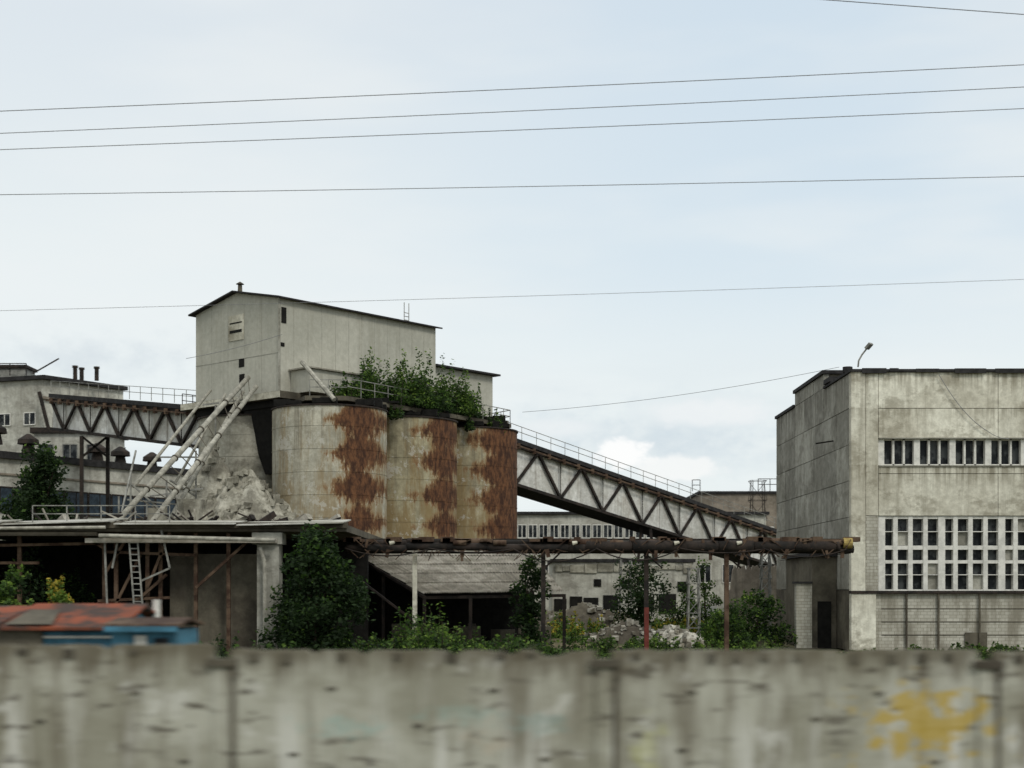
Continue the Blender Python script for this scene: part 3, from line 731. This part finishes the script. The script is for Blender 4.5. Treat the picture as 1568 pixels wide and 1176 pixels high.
# ------------------------------------------------------------ conveyor galleries
def gallery(name, A, Bp, h, width, bays, perp):
    G = Thing(name, (A+Bp)/2); st = G.part('truss', 'steel'); pn = G.part('cladding', 'panel'); rl = G.part('railing', 'steelg'); dk = G.part('walkway_roof', 'rooftar')
    perp = perp.normalized(); up = Vector((0,0,1))
    for side in (0, 1):
        o = perp*width*side
        st.beam(A+o, Bp+o, .22, .28); st.beam(A+o-up*h, Bp+o-up*h, .18, .22)
        for i in range(bays):
            a0 = A.lerp(Bp, i/bays)+o; a1 = A.lerp(Bp, (i+.5)/bays)+o; a2 = A.lerp(Bp, (i+1)/bays)+o
            st.beam(a0, a1-up*h, .18, .19); st.beam(a1-up*h, a2, .18, .19); st.beam(a1, a1-up*h, .06)
        if side == 0: rl.rail(A+o+up*.55, Bp+o+up*.55, .95, 1.6, .04)
    a = A+perp*.16-up*.1; b2 = Bp+perp*.16-up*.1
    for i in range(bays*2):
        q0 = a.lerp(b2, i/bays/2); q1 = a.lerp(b2, (i+.985)/bays/2); e = perp*R.uniform(0,.04); lo = h*R.uniform(.93,.98)
        pn.add([q0+e, q1+e, q1+e-up*lo, q0+e-up*lo, q0+e+perp*.05, q1+e+perp*.05, q1+e+perp*.05-up*lo, q0+e+perp*.05-up*lo],
               [(0,3,2,1),(4,5,6,7),(0,1,5,4),(1,2,6,5),(2,3,7,6),(3,0,4,7)])
    z0, z1 = .16, .48
    p0 = A-perp*.2; p1 = Bp-perp*.2; p2_ = Bp+perp*(width+.3); p3 = A+perp*(width+.3)
    dk.add([p0+up*z0,p1+up*z0,p2_+up*z0,p3+up*z0,p0+up*z1,p1+up*z1,p2_+up*z1,p3+up*z1],
           [(0,3,2,1),(4,5,6,7),(0,1,5,4),(1,2,6,5),(2,3,7,6),(3,0,4,7)])
    cb = G.part('side_brackets', 'brown'); k = bays*3
    for i in range(k):
        q = A.lerp(Bp, (i+.5)/k)-perp*.35; cb.box(q.x-.12, q.x+.12, q.y-.1, q.y+.2, q.z-.30, q.z+.1)
    cb.beam(A-perp*.4-up*.1, Bp-perp*.4-up*.1, .10, .10)
    G.part('floor', 'dark').add([A-up*(h+.12), Bp-up*(h+.12), Bp+perp*width-up*(h+.12), A+perp*width-up*(h+.12)], [(0,1,2,3)])
    return G
A = Vector((-1.5, 103.2, 14.05)); E = W(1215, 828, 133)
G = gallery('conveyor_gallery', A, E, 2.9, 2.4, 8, Vector((-.73,.68,0)))
lg = G.part('trestle_legs', 'steel')
for t in (.45, .8):
    q = A.lerp(E, t)
    for s in (-.6, .6): lg.beam((q.x+s*2,q.y,0), (q.x+s*.6,q.y+.5,q.z-3), .22)
    lg.beam((q.x-1.0,q.y,2), (q.x+.9,q.y,4.5), .12)
G.done()
A2 = W(78, 612, 113); E2 = W(304, 632, 96.2)
G = gallery('conveyor_bridge', A2, E2, 2.3, 2.4, 5, Vector((.73,.68,0)))
lg = G.part('support_tower', 'steel')
for uu in (125, 165): lg.beam(W(uu,668,109), (W(uu,0,109).x, 109, 0), .25)
lg.beam(W(125,668,109), W(165,700,109), .15); lg.beam(W(165,668,109), W(125,700,109), .15)
G.done()

# ------------------------------------------------------------ left background factory
def wallwin(P, fr, p, q, z0, z1, n, frac=.7, off=.06):
    p = Vector(p); q = Vector(q); nrm = Vector((q.y-p.y, -(q.x-p.x), 0)).normalized()*off
    if nrm.y > 0: nrm = -nrm
    for i in range(n):
        a = p.lerp(q, (i+.5-frac/2)/n)+nrm; b2 = p.lerp(q, (i+.5+frac/2)/n)+nrm
        P.add([(a.x,a.y,z0),(b2.x,b2.y,z0),(b2.x,b2.y,z1),(a.x,a.y,z1)], [(0,1,2,3)])
        if fr:
            fr.beam((a.x,a.y,z0), (b2.x,b2.y,z0), .1); fr.beam((a.x,a.y,z1), (b2.x,b2.y,z1), .1)
            m_ = (a+b2)/2; fr.beam((m_.x,m_.y,z0), (m_.x,m_.y,z1), .07); fr.beam((a.x,a.y,z0), (a.x,a.y,z1), .08); fr.beam((b2.x,b2.y,z0), (b2.x,b2.y,z1), .08)
Z = Thing('long_workshop', (-35, 115, 0))
p_a = Vector((-46, 99.5, 0)); p_b = Vector((-26.5, 130.5, 0))
Z.part('walls', 'bg').prism([(p_a.x,p_a.y),(p_b.x,p_b.y),(p_b.x-14,p_b.y+9),(p_a.x-14,p_a.y+9)], 0, 13.1)
Z.part('roof', 'rooftar').prism([(p_a.x+.3,p_a.y-.3),(p_b.x+.3,p_b.y+.2),(p_b.x-14,p_b.y+9.3),(p_a.x-14,p_a.y+9)], 13.11, 13.65)
nb = (p_b-p_a).normalized(); wallwin(Z.part('glazing','bluewin'), Z.part('frames','steel'), p_a+nb*1, p_b-nb*1, 9.0, 10.9, 14, .94)
sp_ = Z.part('string_course', 'bg2')
sp_.beam(p_a+Vector((.05,-.05,11.9)), p_b+Vector((.05,-.05,11.9)), .12, .15)
vv = Z.part('roof_vents', 'steel')
for (uu, vv_, dd) in ((5,700,104), (55,706,112), (160,706,119), (195,708,122), (243,712,127)):
    q = W(uu, 0, dd); q.z = 13.6; q.x -= .6
    vv.cyl(q, q+Vector((0,0,.8)), .55, .4, 12); vv.cyl(q+Vector((0,0,.8)), q+Vector((0,0,1.15)), .85, .8, 12); vv.cyl(q+Vector((0,0,1.15)), q+Vector((0,0,1.6)), .8, .15, 12)
Z.done()
Z = Thing('mixing_plant', (-52, 148, 0))
c0 = Vector((-46.2,140,0)); c1 = Vector((-40.4,147.8,0)); c2 = Vector((-66,147,0))
Z.part('walls', 'bg').prism([(c0.x,c0.y),(c1.x,c1.y),(c1.x-18,c1.y+12),(c2.x,c2.y)], 0, 23.6)
Z.part('roof', 'rooftar').prism([(c0.x+.3,c0.y-.5),(c1.x+.5,c1.y),(c1.x-18,c1.y+12),(c2.x,c2.y-.5)], 23.61, 24.0)
wallwin(Z.part('glazing','glass'), Z.part('frames','white'), c2, c0, 19.2, 20.4, 7, .45)
wallwin(Z.part('glazing2','glass'), None, c0, c1, 18.0, 20.0, 3, .3)
cr = Z.part('crane_shed', 'steelg'); q = W(20, 572, 143)
cr.box(q.x-4, q.x+1.2, 143, 146, 24.0, 25.2); Z.part('shed_roof', 'steel').box(q.x-4.2, q.x+1.4, 142.8, 146.2, 25.21, 25.5)
mm = Z.part('masts', 'steel')
for uu, hh in ((115,1.3),(125,1.1),(148,1.2)):
    q = W(uu,0,143.5); mm.cyl((q.x,q.y,24), (q.x,q.y,24+hh), .22, n=8); mm.cyl((q.x,q.y,24+hh), (q.x,q.y,24.2+hh), .3, n=8)
mm.beam(W(50,572,143), W(90,549,143), .12); mm.rail(W(-10,575,142), W(40,575,142), 1.2, 1.5, .08)
Z.part('side_stack', 'steel').beam(W(60,600,139), W(85,700,139), .3)
Z.part('balcony', 'steel').beam(c0+Vector((.2,-.3,17.5)), c1+Vector((.2,-.3,17.5)), .4, .3)
Z.part('cornice', 'bg2').beam(c0+Vector((.1,-.2,21.8)), c1+Vector((.1,-.2,21.8)), .3, .25)
Z.done()
Z = Thing('boiler_house', (-40, 118, 0))
Z.part('walls','bg').box(-43,-36.5,128,134,0,17.0); Z.part('roof','steel').box(-43.3,-36.2,127.7,134.3,17.01,17.5)
wallwin(Z.part('glazing','glass'), Z.part('frames','steelg'), (-43,128,0), (-36.5,128,0), 14.6, 16, 3, .6)
Z.done()

# ------------------------------------------------------------ right background
def simple_building(name, x0, x1, y0, y1, h, mat, wins, roofover=.3, roofm='rooftar'):
    Z = Thing(name, ((x0+x1)/2, y0, 0)); Z.part('walls', mat).box(x0, x1, y0, y1, 0, h)
    Z.part('roof', roofm).box(x0-roofover, x1+roofover, y0-roofover, y1+roofover, h+.01, h+.28)
    for j, (z0, z1, n, fr) in enumerate(wins):
        wallwin(Z.part('glazing_%d' % j, 'glass'), Z.part('frames_%d' % j, 'white'), (x0+.3,y0,0), (x1-.3,y0,0), z0, z1, n, fr)
    return Z
Z = simple_building('far_workshop', -3, 25, 140, 160, 10.3, 'bg', [(8.0, 9.3, 26, .8), (3.6, 5.4, 12, .5)])
Z.part('stripe', 'bg2').box(-3.02, 25.02, 139.9, 139.98, 6.6, 7.3); Z.done()
Z = simple_building('ruined_workshop', W(846,0,115).x, W(1062,0,115).x, 115, 126, 5.15, 'bg', [], .15)
op = Z.part('window_openings', 'dark'); rg = Z.part('ragged_parapet', 'encr')
for (uu, w, z0, z1) in ((858,.5,1.2,2.2),(882,.5,1.3,2.4),(905,.6,1.0,2.3),(935,.6,1.3,2.5),(958,.4,3.0,3.7),(990,.6,1.2,2.4),(1022,.7,1.0,2.6),(1045,.4,2.8,3.6),(915,.3,3.2,3.8)):
    xx = W(uu,0,115).x; op.box(xx-w, xx+w, 114.93, 114.98, z0, z1)
x = 3.5
while x < 14.2:
    w = R.uniform(.4,1.6); rg.box(x, x+w-.05, 114.86, 114.98, R.uniform(4.2,4.6), R.uniform(4.85,5.1)); x += w
Z.done()
Z = simple_building('brick_tower_block', W(1072,0,150).x, 34, 150, 165, 13.0, 'bg2', [(8.0, 9.5, 5, .5)], .2)
Z.part('top_rail', 'steel').rail((W(1062,0,148).x,149,13.2), (W(1074,0,148).x,149,13.2), 1.2, .8, .07); Z.part('rail2','steel').rail((26,150.2,13.3), (31,150.2,13.3), 1.3, 1.2, .07)
Z.done()
Z = Thing('ruined_wall', (15, 95, 0))
x0, x1 = W(1112,0,95).x, W(1195,0,95).x; n = 24
P = Z.part('wall', 'bg2')
prof = [(x0+(x1-x0)*i/n, 4.6-.9*abs(mn.noise(Vector((i*.5,2,0))))-(1.6 if i < 3 else 0)) for i in range(n+1)]
for i in range(n):
    (xa_, za_), (xb_, zb_) = prof[i], prof[i+1]
    P.add([(xa_,95,0),(xb_,95,0),(xb_,95,zb_),(xa_,95,za_),(xa_,95.4,0),(xb_,95.4,0),(xb_,95.4,zb_),(xa_,95.4,za_)], [(0,1,2,3),(7,6,5,4),(3,2,6,7)])
Z.part('white_gate', 'white').box(W(1075,0,92).x, W(1098,0,92).x, 92, 92.1, .7, 1.9); Z.part('white_gate_frame','steelg').rail((W(1075,0,92).x,92.2,.0),(W(1098,0,92).x,92.2,0),2.1,.5,.05)
Z.done()

def pylon(name, x, y, h, w, mat='steelg'):
    T = Thing(name, (x,y,0)); P = T.part('lattice', mat); n = int(h/w/1.1)
    c = [(-w/2,-w/2),(w/2,-w/2),(w/2,w/2),(-w/2,w/2)]
    for a in c: P.beam((x+a[0],y+a[1],0), (x+a[0]*.7,y+a[1]*.7,h), .07)
    for i in range(n):
        z0 = h*i/n; z1 = h*(i+1)/n
        for k in range(4):
            a = c[k]; b2 = c[(k+1)%4]; P.beam((x+a[0],y+a[1],z0), (x+b2[0],y+b2[1],z1), .045); P.beam((x+a[0],y+a[1],z1), (x+b2[0],y+b2[1],z1), .045)
    T.done()
pylon('lattice_mast', W(958,0,92).x, 92, 5.0, .8); pylon('lattice_mast', W(1062,0,80).x, 80, 4.2, .7); pylon('lattice_mast', W(1172,0,82).x, 82, 5.1, .6)
pylon('lattice_mast', W(1160,0,145).x, 145, 14.0, 1.6, 'steel')

heap('rubble_pile', W(962,0,80).x, 80, 0, 2.6, 2.0, 1.3, 'lowwall', 1.2, 30, 110, .7, 'rub')
heap('rubble_pile', W(1030,0,76).x, 76, 0, 2.2, 2.0, 1.1, 'rub', 5.2, 26, 90, .8)
heap('rubble_pile', W(900,0,92).x, 92, 0, 5, 2.5, 2.1, 'lowwall', 17.2, 30, 120, .5, 'rub')
heap('earth_mound', W(885,0,98).x, 98, 0, 6.0, 4, 2.0, 'lowwall', 7.2, 30, 30, .5)

# ------------------------------------------------------------ blue hut & kiosk
Hh = Thing('blue_hut', (-7, 24, 0))
Hh.part('walls', 'blue').box(-12, -6.75, 24, 27, 0, 2.36)
q = Hh.part('roof', 'redroof')
def roofq(P, x0, x1, y0, y1, z0, z1, t=.05):
    P.add([(x0,y0,z0),(x1,y0,z0),(x1,y1,z1),(x0,y1,z1),(x0,y0,z0-t),(x1,y0,z0-t),(x1,y1,z1-t),(x0,y1,z1-t)], [(0,1,2,3),(7,6,5,4),(0,4,5,1),(1,5,6,2),(2,6,7,3),(3,7,4,0)])
roofq(q, -12.2, -8.6, 23.7, 25.6, 2.48, 2.78); roofq(q, -12.2, -6.55, 25.6, 27.4, 2.78, 2.4); roofq(q, -8.57, -6.55, 23.75, 25.6, 2.44, 2.82)
dkp = Hh.part('roof_patches', 'lowwall')
dkp.add([(-8.5,23.8,2.49),(-7.7,23.8,2.49),(-7.9,24.9,2.72),(-8.4,24.9,2.72)], [(0,1,2,3)]); dkp.add([(-9.3,23.75,2.52),(-8.9,23.75,2.52),(-8.9,24.8,2.69),(-9.1,24.8,2.69)], [(0,1,2,3)])
Hh.part('gable', 'blue').add([(-6.74,24,2.36),(-6.74,27,2.36),(-6.74,25.6,2.68)], [(0,1,2)])
Hh.part('trim', 'white').box(-12, -6.7, 23.95, 23.99, 2.25, 2.29)
Hh.part('shade_board', 'lowwall').box(-8.9, -7.9, 23.9, 23.94, 2.1, 2.38)
for xx in (-11,-9.9,-7.6): Hh.part('window', 'glass').box(xx, xx+.5, 23.97, 23.995, 1.5, 2.15)
w_ = Hh.part('vent_pipe', 'white'); w_.cyl((-6.55,26.2,2.5), (-6.55,26.2,2.88), .07, n=8)
Hh.done()
Hh = Thing('blue_kiosk', (-5.6, 21.5, 0))
Hh.part('walls', 'blue').box(-6.05, -5.08, 21.5, 23, 0, 2.46); r_ = Hh.part('roof', 'brown')
roofq(r_, -6.15, -5.0, 21.35, 22.2, 2.55, 2.64); roofq(r_, -6.15, -5.0, 22.2, 23.1, 2.64, 2.54)
Hh.part('fascia', 'blue').box(-6.12, -5.02, 21.32, 21.345, 2.44, 2.52)
Hh.part('door', 'glass').box(-5.40, -5.2, 21.47, 21.497, .6, 2.34); Hh.part('sign', 'white').box(-5.7, -5.52, 21.47, 21.497, 2.1, 2.38)
Hh.done()

# ------------------------------------------------------------ trees and weeds
tree('dark_tree', W(478,0,60).x, 60.0, 0, 5.7, 3.5, 9500, .20, .08, .0, 34)
tree('dark_tree', W(508,0,61).x, 61.0, 0, 4.0, 2.6, 3600, .20, .12, .0, 16)
tree('dark_tree', W(808,0,67).x, 67, 0, 4.6, 2.2, 3200, .18, .10, .1, 16)
tree('spruce_tree', W(66,0,88).x, 88, 0, 11.8, 5.4, 16000, .27, .03, .1, 44, cone=True)
tree('dark_tree', W(38,0,90).x, 90, 0, 10.2, 4.2, 8000, .27, .03, .2, 20)
tree('dark_tree', W(975,0,86).x, 86, 0, 4.7, 3.6, 4200, .2, .12, .0, 18)
tree('young_tree', W(1080,0,84).x, 84, 0, 4.9, 2.0, 1500, .17, .5, .1, 10)
tree('young_tree', W(1160,0,74).x, 74, 0, 3.0, 2.6, 3400, .18, .4, .0, 14)
tree('young_tree', W(1120,0,72).x, 72, 0, 2.3, 2.4, 2800, .17, .5, .0, 12)
tree('young_tree', W(1050,0,88).x, 88, 0, 3.4, 2.4, 2200, .17, .45, .0, 12)
tree('yellowing_tree', W(82,0,56).x, 56, 0, 3.5, 1.5, 2200, .17, .85, .1, 12, mats=('lf_m','lf_l','lf_y'))
tree('young_tree', W(15,0,57).x, 57, 0, 3.9, 2.4, 3400, .18, .6, .0, 14)
tree('dark_tree', W(45,0,64).x, 64, 0, 4.4, 4.0, 3400, .2, .05, .0, 14)
tree('dark_tree', W(120,0,66).x, 66, 0, 3.8, 3.0, 2400, .2, .05, .0, 12)
sp = []
for _ in range(80):
    uu = R.uniform(545, 850); d = R.uniform(56, 66); big_ = 640 < uu < 700
    sp.append((Vector((W(uu,0,d).x, d, -.05)), R.uniform(1.0,2.2), R.uniform(.6,1.9)*(1.3 if big_ else .65), R.uniform(.5,.85) if big_ else R.uniform(.3,.7)))
weeds('tall_weeds', sp, 26000, .17, fat=1.3)
sp = []
for _ in range(75):
    uu = R.uniform(845, 1190); d = R.uniform(58, 100); sp.append((Vector((W(uu,0,d).x, d, -.05)), R.uniform(1.0,2.4), R.uniform(.3,.9), R.uniform(.45,.9)))
weeds('yard_weeds', sp, 16000, .17, fat=1.3)
sp = []
for _ in range(40):
    uu = R.uniform(845, 1100); d = R.uniform(84, 104); sp.append((Vector((W(uu,0,d).x, d, .3)), R.uniform(1.0,2.6), R.uniform(.4,1.3), R.uniform(.5,.9)))
weeds('dry_weeds', sp, 7000, .2, ('lf_m','lf_l','lf_y'))
sp = []
for _ in range(50):
    uu = R.uniform(-20, 540); d = R.uniform(50, 61); sp.append((Vector((W(uu,0,d).x, d, -.05)), R.uniform(1.0,2.2), R.uniform(.4,1.2), R.uniform(.05,.4)))
weeds('shade_weeds', sp, 8000, .17)
sp = []
for _ in range(34):
    uu = R.uniform(1300, 1600); d = R.uniform(60, 69); sp.append((Vector((W(uu,0,d).x, d, -.05)), R.uniform(.8,1.6), R.uniform(.2,.6), R.uniform(.4,.7)))
weeds('wall_weeds', sp, 3500, .15)
def belt():
    T = Thing('distant_trees', (0, 330, 0)); P = T.part('crowns', ['lf_d','lf_m','lf_l']); cs = []
    for i in range(130):
        x = -330+i*5+R.uniform(-2,2); y = 330+R.uniform(-15,15); h = R.uniform(7,12)
        cs.append((Vector((x,y,h*.5)), 4.5, 3, h*.5, .15))
    leaves(P, cs, 16000, 1.3); T.done()
belt()

# ------------------------------------------------------------ overhead wires with poles
WR = Thing('overhead_power_lines', (0, 55, 0))
wp = WR.part('wires', 'wire')
D0 = 55
def wire(u0, v0, u1, v1, sag=.25, r=.017, d0=D0, d1=D0, ext=45):
    p = W(u0, v0, d0); q = W(u1, v1, d1); dv = (q-p)/(q.x-p.x)
    a = p+dv*(-ext-p.x); b2 = p+dv*(ext-p.x)
    wp.path(cable(a+Vector((0,0,sag)), b2+Vector((0,0,sag)), sag*1.0, 28), r, 4)
wire(0,172,1568,101,r=.016); wire(0,206,1568,135,r=.015); wire(0,231,1568,168,r=.015); wire(0,300,1568,272,.25,.014); wire(0,478,1568,430,.3,.008)
wire(1270,0,1568,22,0,.018)
wp.path(cable(W(800,631,84), W(1285,562,76), .3, 14), .012, 4)
wp.path(cable(W(285,549,80), W(432,512,80), .1, 8), .014, 4)
po = WR.part('poles', 'facade')
for xx in (-45, 45):
    po.cyl((xx,55.3,0), (xx,55.3,25), .3, .18, 12); WR.part('crossarms', 'steel').box(xx-.1, xx+.1, 54.7, 56, 22, 22.2)
    WR.part('crossarms', 'steel').box(xx-.1, xx+.1, 54.7, 56, 18, 18.2)
WR.done()

# ------------------------------------------------------------ light, sky, camera
SE = math.radians(46); SR = math.radians(150)
wd = bpy.data.worlds.new('World'); bpy.context.scene.world = wd; wd.use_nodes = True
nt = wd.node_tree
for n in list(nt.nodes): nt.nodes.remove(n)
out = nt.nodes.new('ShaderNodeOutputWorld')
sky = nt.nodes.new('ShaderNodeTexSky'); sky.sky_type = 'NISHITA'; sky.sun_disc = False; sky.sun_elevation = SE; sky.sun_rotation = SR
bg1 = nt.nodes.new('ShaderNodeBackground'); nt.links.new(sky.outputs[0], bg1.inputs[0]); bg1.inputs[1].default_value = .10
tc = nt.nodes.new('ShaderNodeTexCoord'); g = tc.outputs['Generated']; s = sepxyz(nt, g)
def wn(sc, off, scale, det=5, ro=.6):
    n = nt.nodes.new('ShaderNodeVectorMath'); n.operation = 'MULTIPLY_ADD'; nt.links.new(g, n.inputs[0]); n.inputs[1].default_value = sc; n.inputs[2].default_value = off
    return noise(nt, n.outputs[0], scale, det, ro)
base = mix(nt, ss(nt, s[2], .16, .42), (.87, .93, .935), (.76, .83, .885))
base = mix(nt, ss(nt, s[2], .45, .8), base, (1.14, 1.17, 1.18))
v1 = wn((1, 1, 3.2), (2.0, 0, .3), 2.6, 4, .5)
east = ss(nt, s[0], -.25, .2)
base = mix(nt, math_(nt, 'MULTIPLY', math_(nt, 'MULTIPLY', ss(nt, v1, .40, .66), east), math_(nt, 'MULTIPLY', ss(nt, s[2], .12, .24), .55)), base, (.60, .75, .88))
v2 = wn((1, 1, 4.0), (5.0, 1, .7), 2.8, 4, .5)
base = mix(nt, math_(nt, 'MULTIPLY', ss(nt, v2, .44, .68), .6), base, (.90, .935, .935))
low = math_(nt, 'SUBTRACT', 1, ss(nt, s[2], .07, .20))
v3 = wn((1, 1, 4.5), (9.0, 3, .2), 5.0, 4, .55)
base = mix(nt, math_(nt, 'MULTIPLY', math_(nt, 'MULTIPLY', ss(nt, v3, .42, .64), low), .5), base, (.70, .775, .82))
puf = wn((1, 1, 1.3), (3, 5, 1), 24, 5, .65)
puf2 = wn((1, 1, 1.6), (7, 5, 1), 70, 4, .6)
pn_ = math_(nt, 'ADD', math_(nt, 'MULTIPLY', math_(nt, 'SUBTRACT', puf, .5), 2.0), math_(nt, 'MULTIPLY', math_(nt, 'SUBTRACT', puf2, .5), 1.1))
def puff(base, u, v_, ru, rv, col, k, soft=.8):
    L_ = math.sqrt(1+((u-784)/FK)**2+((900-v_)/FK)**2); cx = (u-784)/FK/L_; cz = (900-v_)/FK/L_
    dx = math_(nt, 'DIVIDE', math_(nt, 'SUBTRACT', s[0], cx), ru/FK); dz = math_(nt, 'DIVIDE', math_(nt, 'SUBTRACT', s[2], cz), rv/FK)
    d = math_(nt, 'SQRT', math_(nt, 'ADD', math_(nt, 'MULTIPLY', dx, dx), math_(nt, 'MULTIPLY', dz, dz)))
    val = math_(nt, 'ADD', math_(nt, 'SUBTRACT', 1, d), pn_)
    fr_ = math_(nt, 'MULTIPLY', ss(nt, val, -.1, soft), k); fr_ = math_(nt, 'MULTIPLY', fr_, ss(nt, s[1], 0, .2))
    return mix(nt, fr_, base, col)
base = puff(base, 1000, 672, 260, 70, (.66, .75, .81), .8, 1.2)
base = puff(base, 1080, 632, 125, 24, (.92, .945, .95), .8, .7)
base = puff(base, 955, 694, 48, 30, (1.04, 1.04, 1.03), 1, .4)
base = puff(base, 1030, 718, 80, 20, (.98, .99, .98), .9, .5)
base = puff(base, 860, 655, 70, 14, (.90, .93, .94), .6, .7)
base = puff(base, 130, 545, 160, 50, (.68, .745, .79), .7, 1.2)
bg2 = nt.nodes.new('ShaderNodeBackground'); nt.links.new(base, bg2.inputs[0]); bg2.inputs[1].default_value = .98
ms = nt.nodes.new('ShaderNodeMixShader'); ms.inputs[0].default_value = .94
nt.links.new(bg1.outputs[0], ms.inputs[1]); nt.links.new(bg2.outputs[0], ms.inputs[2]); nt.links.new(ms.outputs[0], out.inputs[0])

sd = bpy.data.lights.new('sun', 'SUN'); sd.energy = 1.35; sd.angle = math.radians(14); sd.color = (1, .965, .90)
so = bpy.data.objects.new('sun', sd); bpy.context.collection.objects.link(so)
dirv = Vector((math.sin(SR)*math.cos(SE), math.cos(SR)*math.cos(SE), math.sin(SE)))
so.rotation_euler = dirv.to_track_quat('Z', 'Y').to_euler(); so.location = (0, -20, 60)

cd = bpy.data.cameras.new('camera'); co = bpy.data.objects.new('camera', cd); bpy.context.collection.objects.link(co)
co.location = (0, 0, CAMH); co.rotation_euler = (math.radians(90), 0, 0)
cd.lens = 50; cd.sensor_width = 36; cd.shift_y = (HOR-588)/1568.0; cd.clip_end = 6000
cd.dof.use_dof = True; cd.dof.focus_distance = 80; cd.dof.aperture_fstop = .75; cd.dof.aperture_ratio = .42
sc = bpy.context.scene; sc.camera = co
sc.view_settings.view_transform = 'Standard'; sc.view_settings.look = 'None'; sc.view_settings.exposure = 0
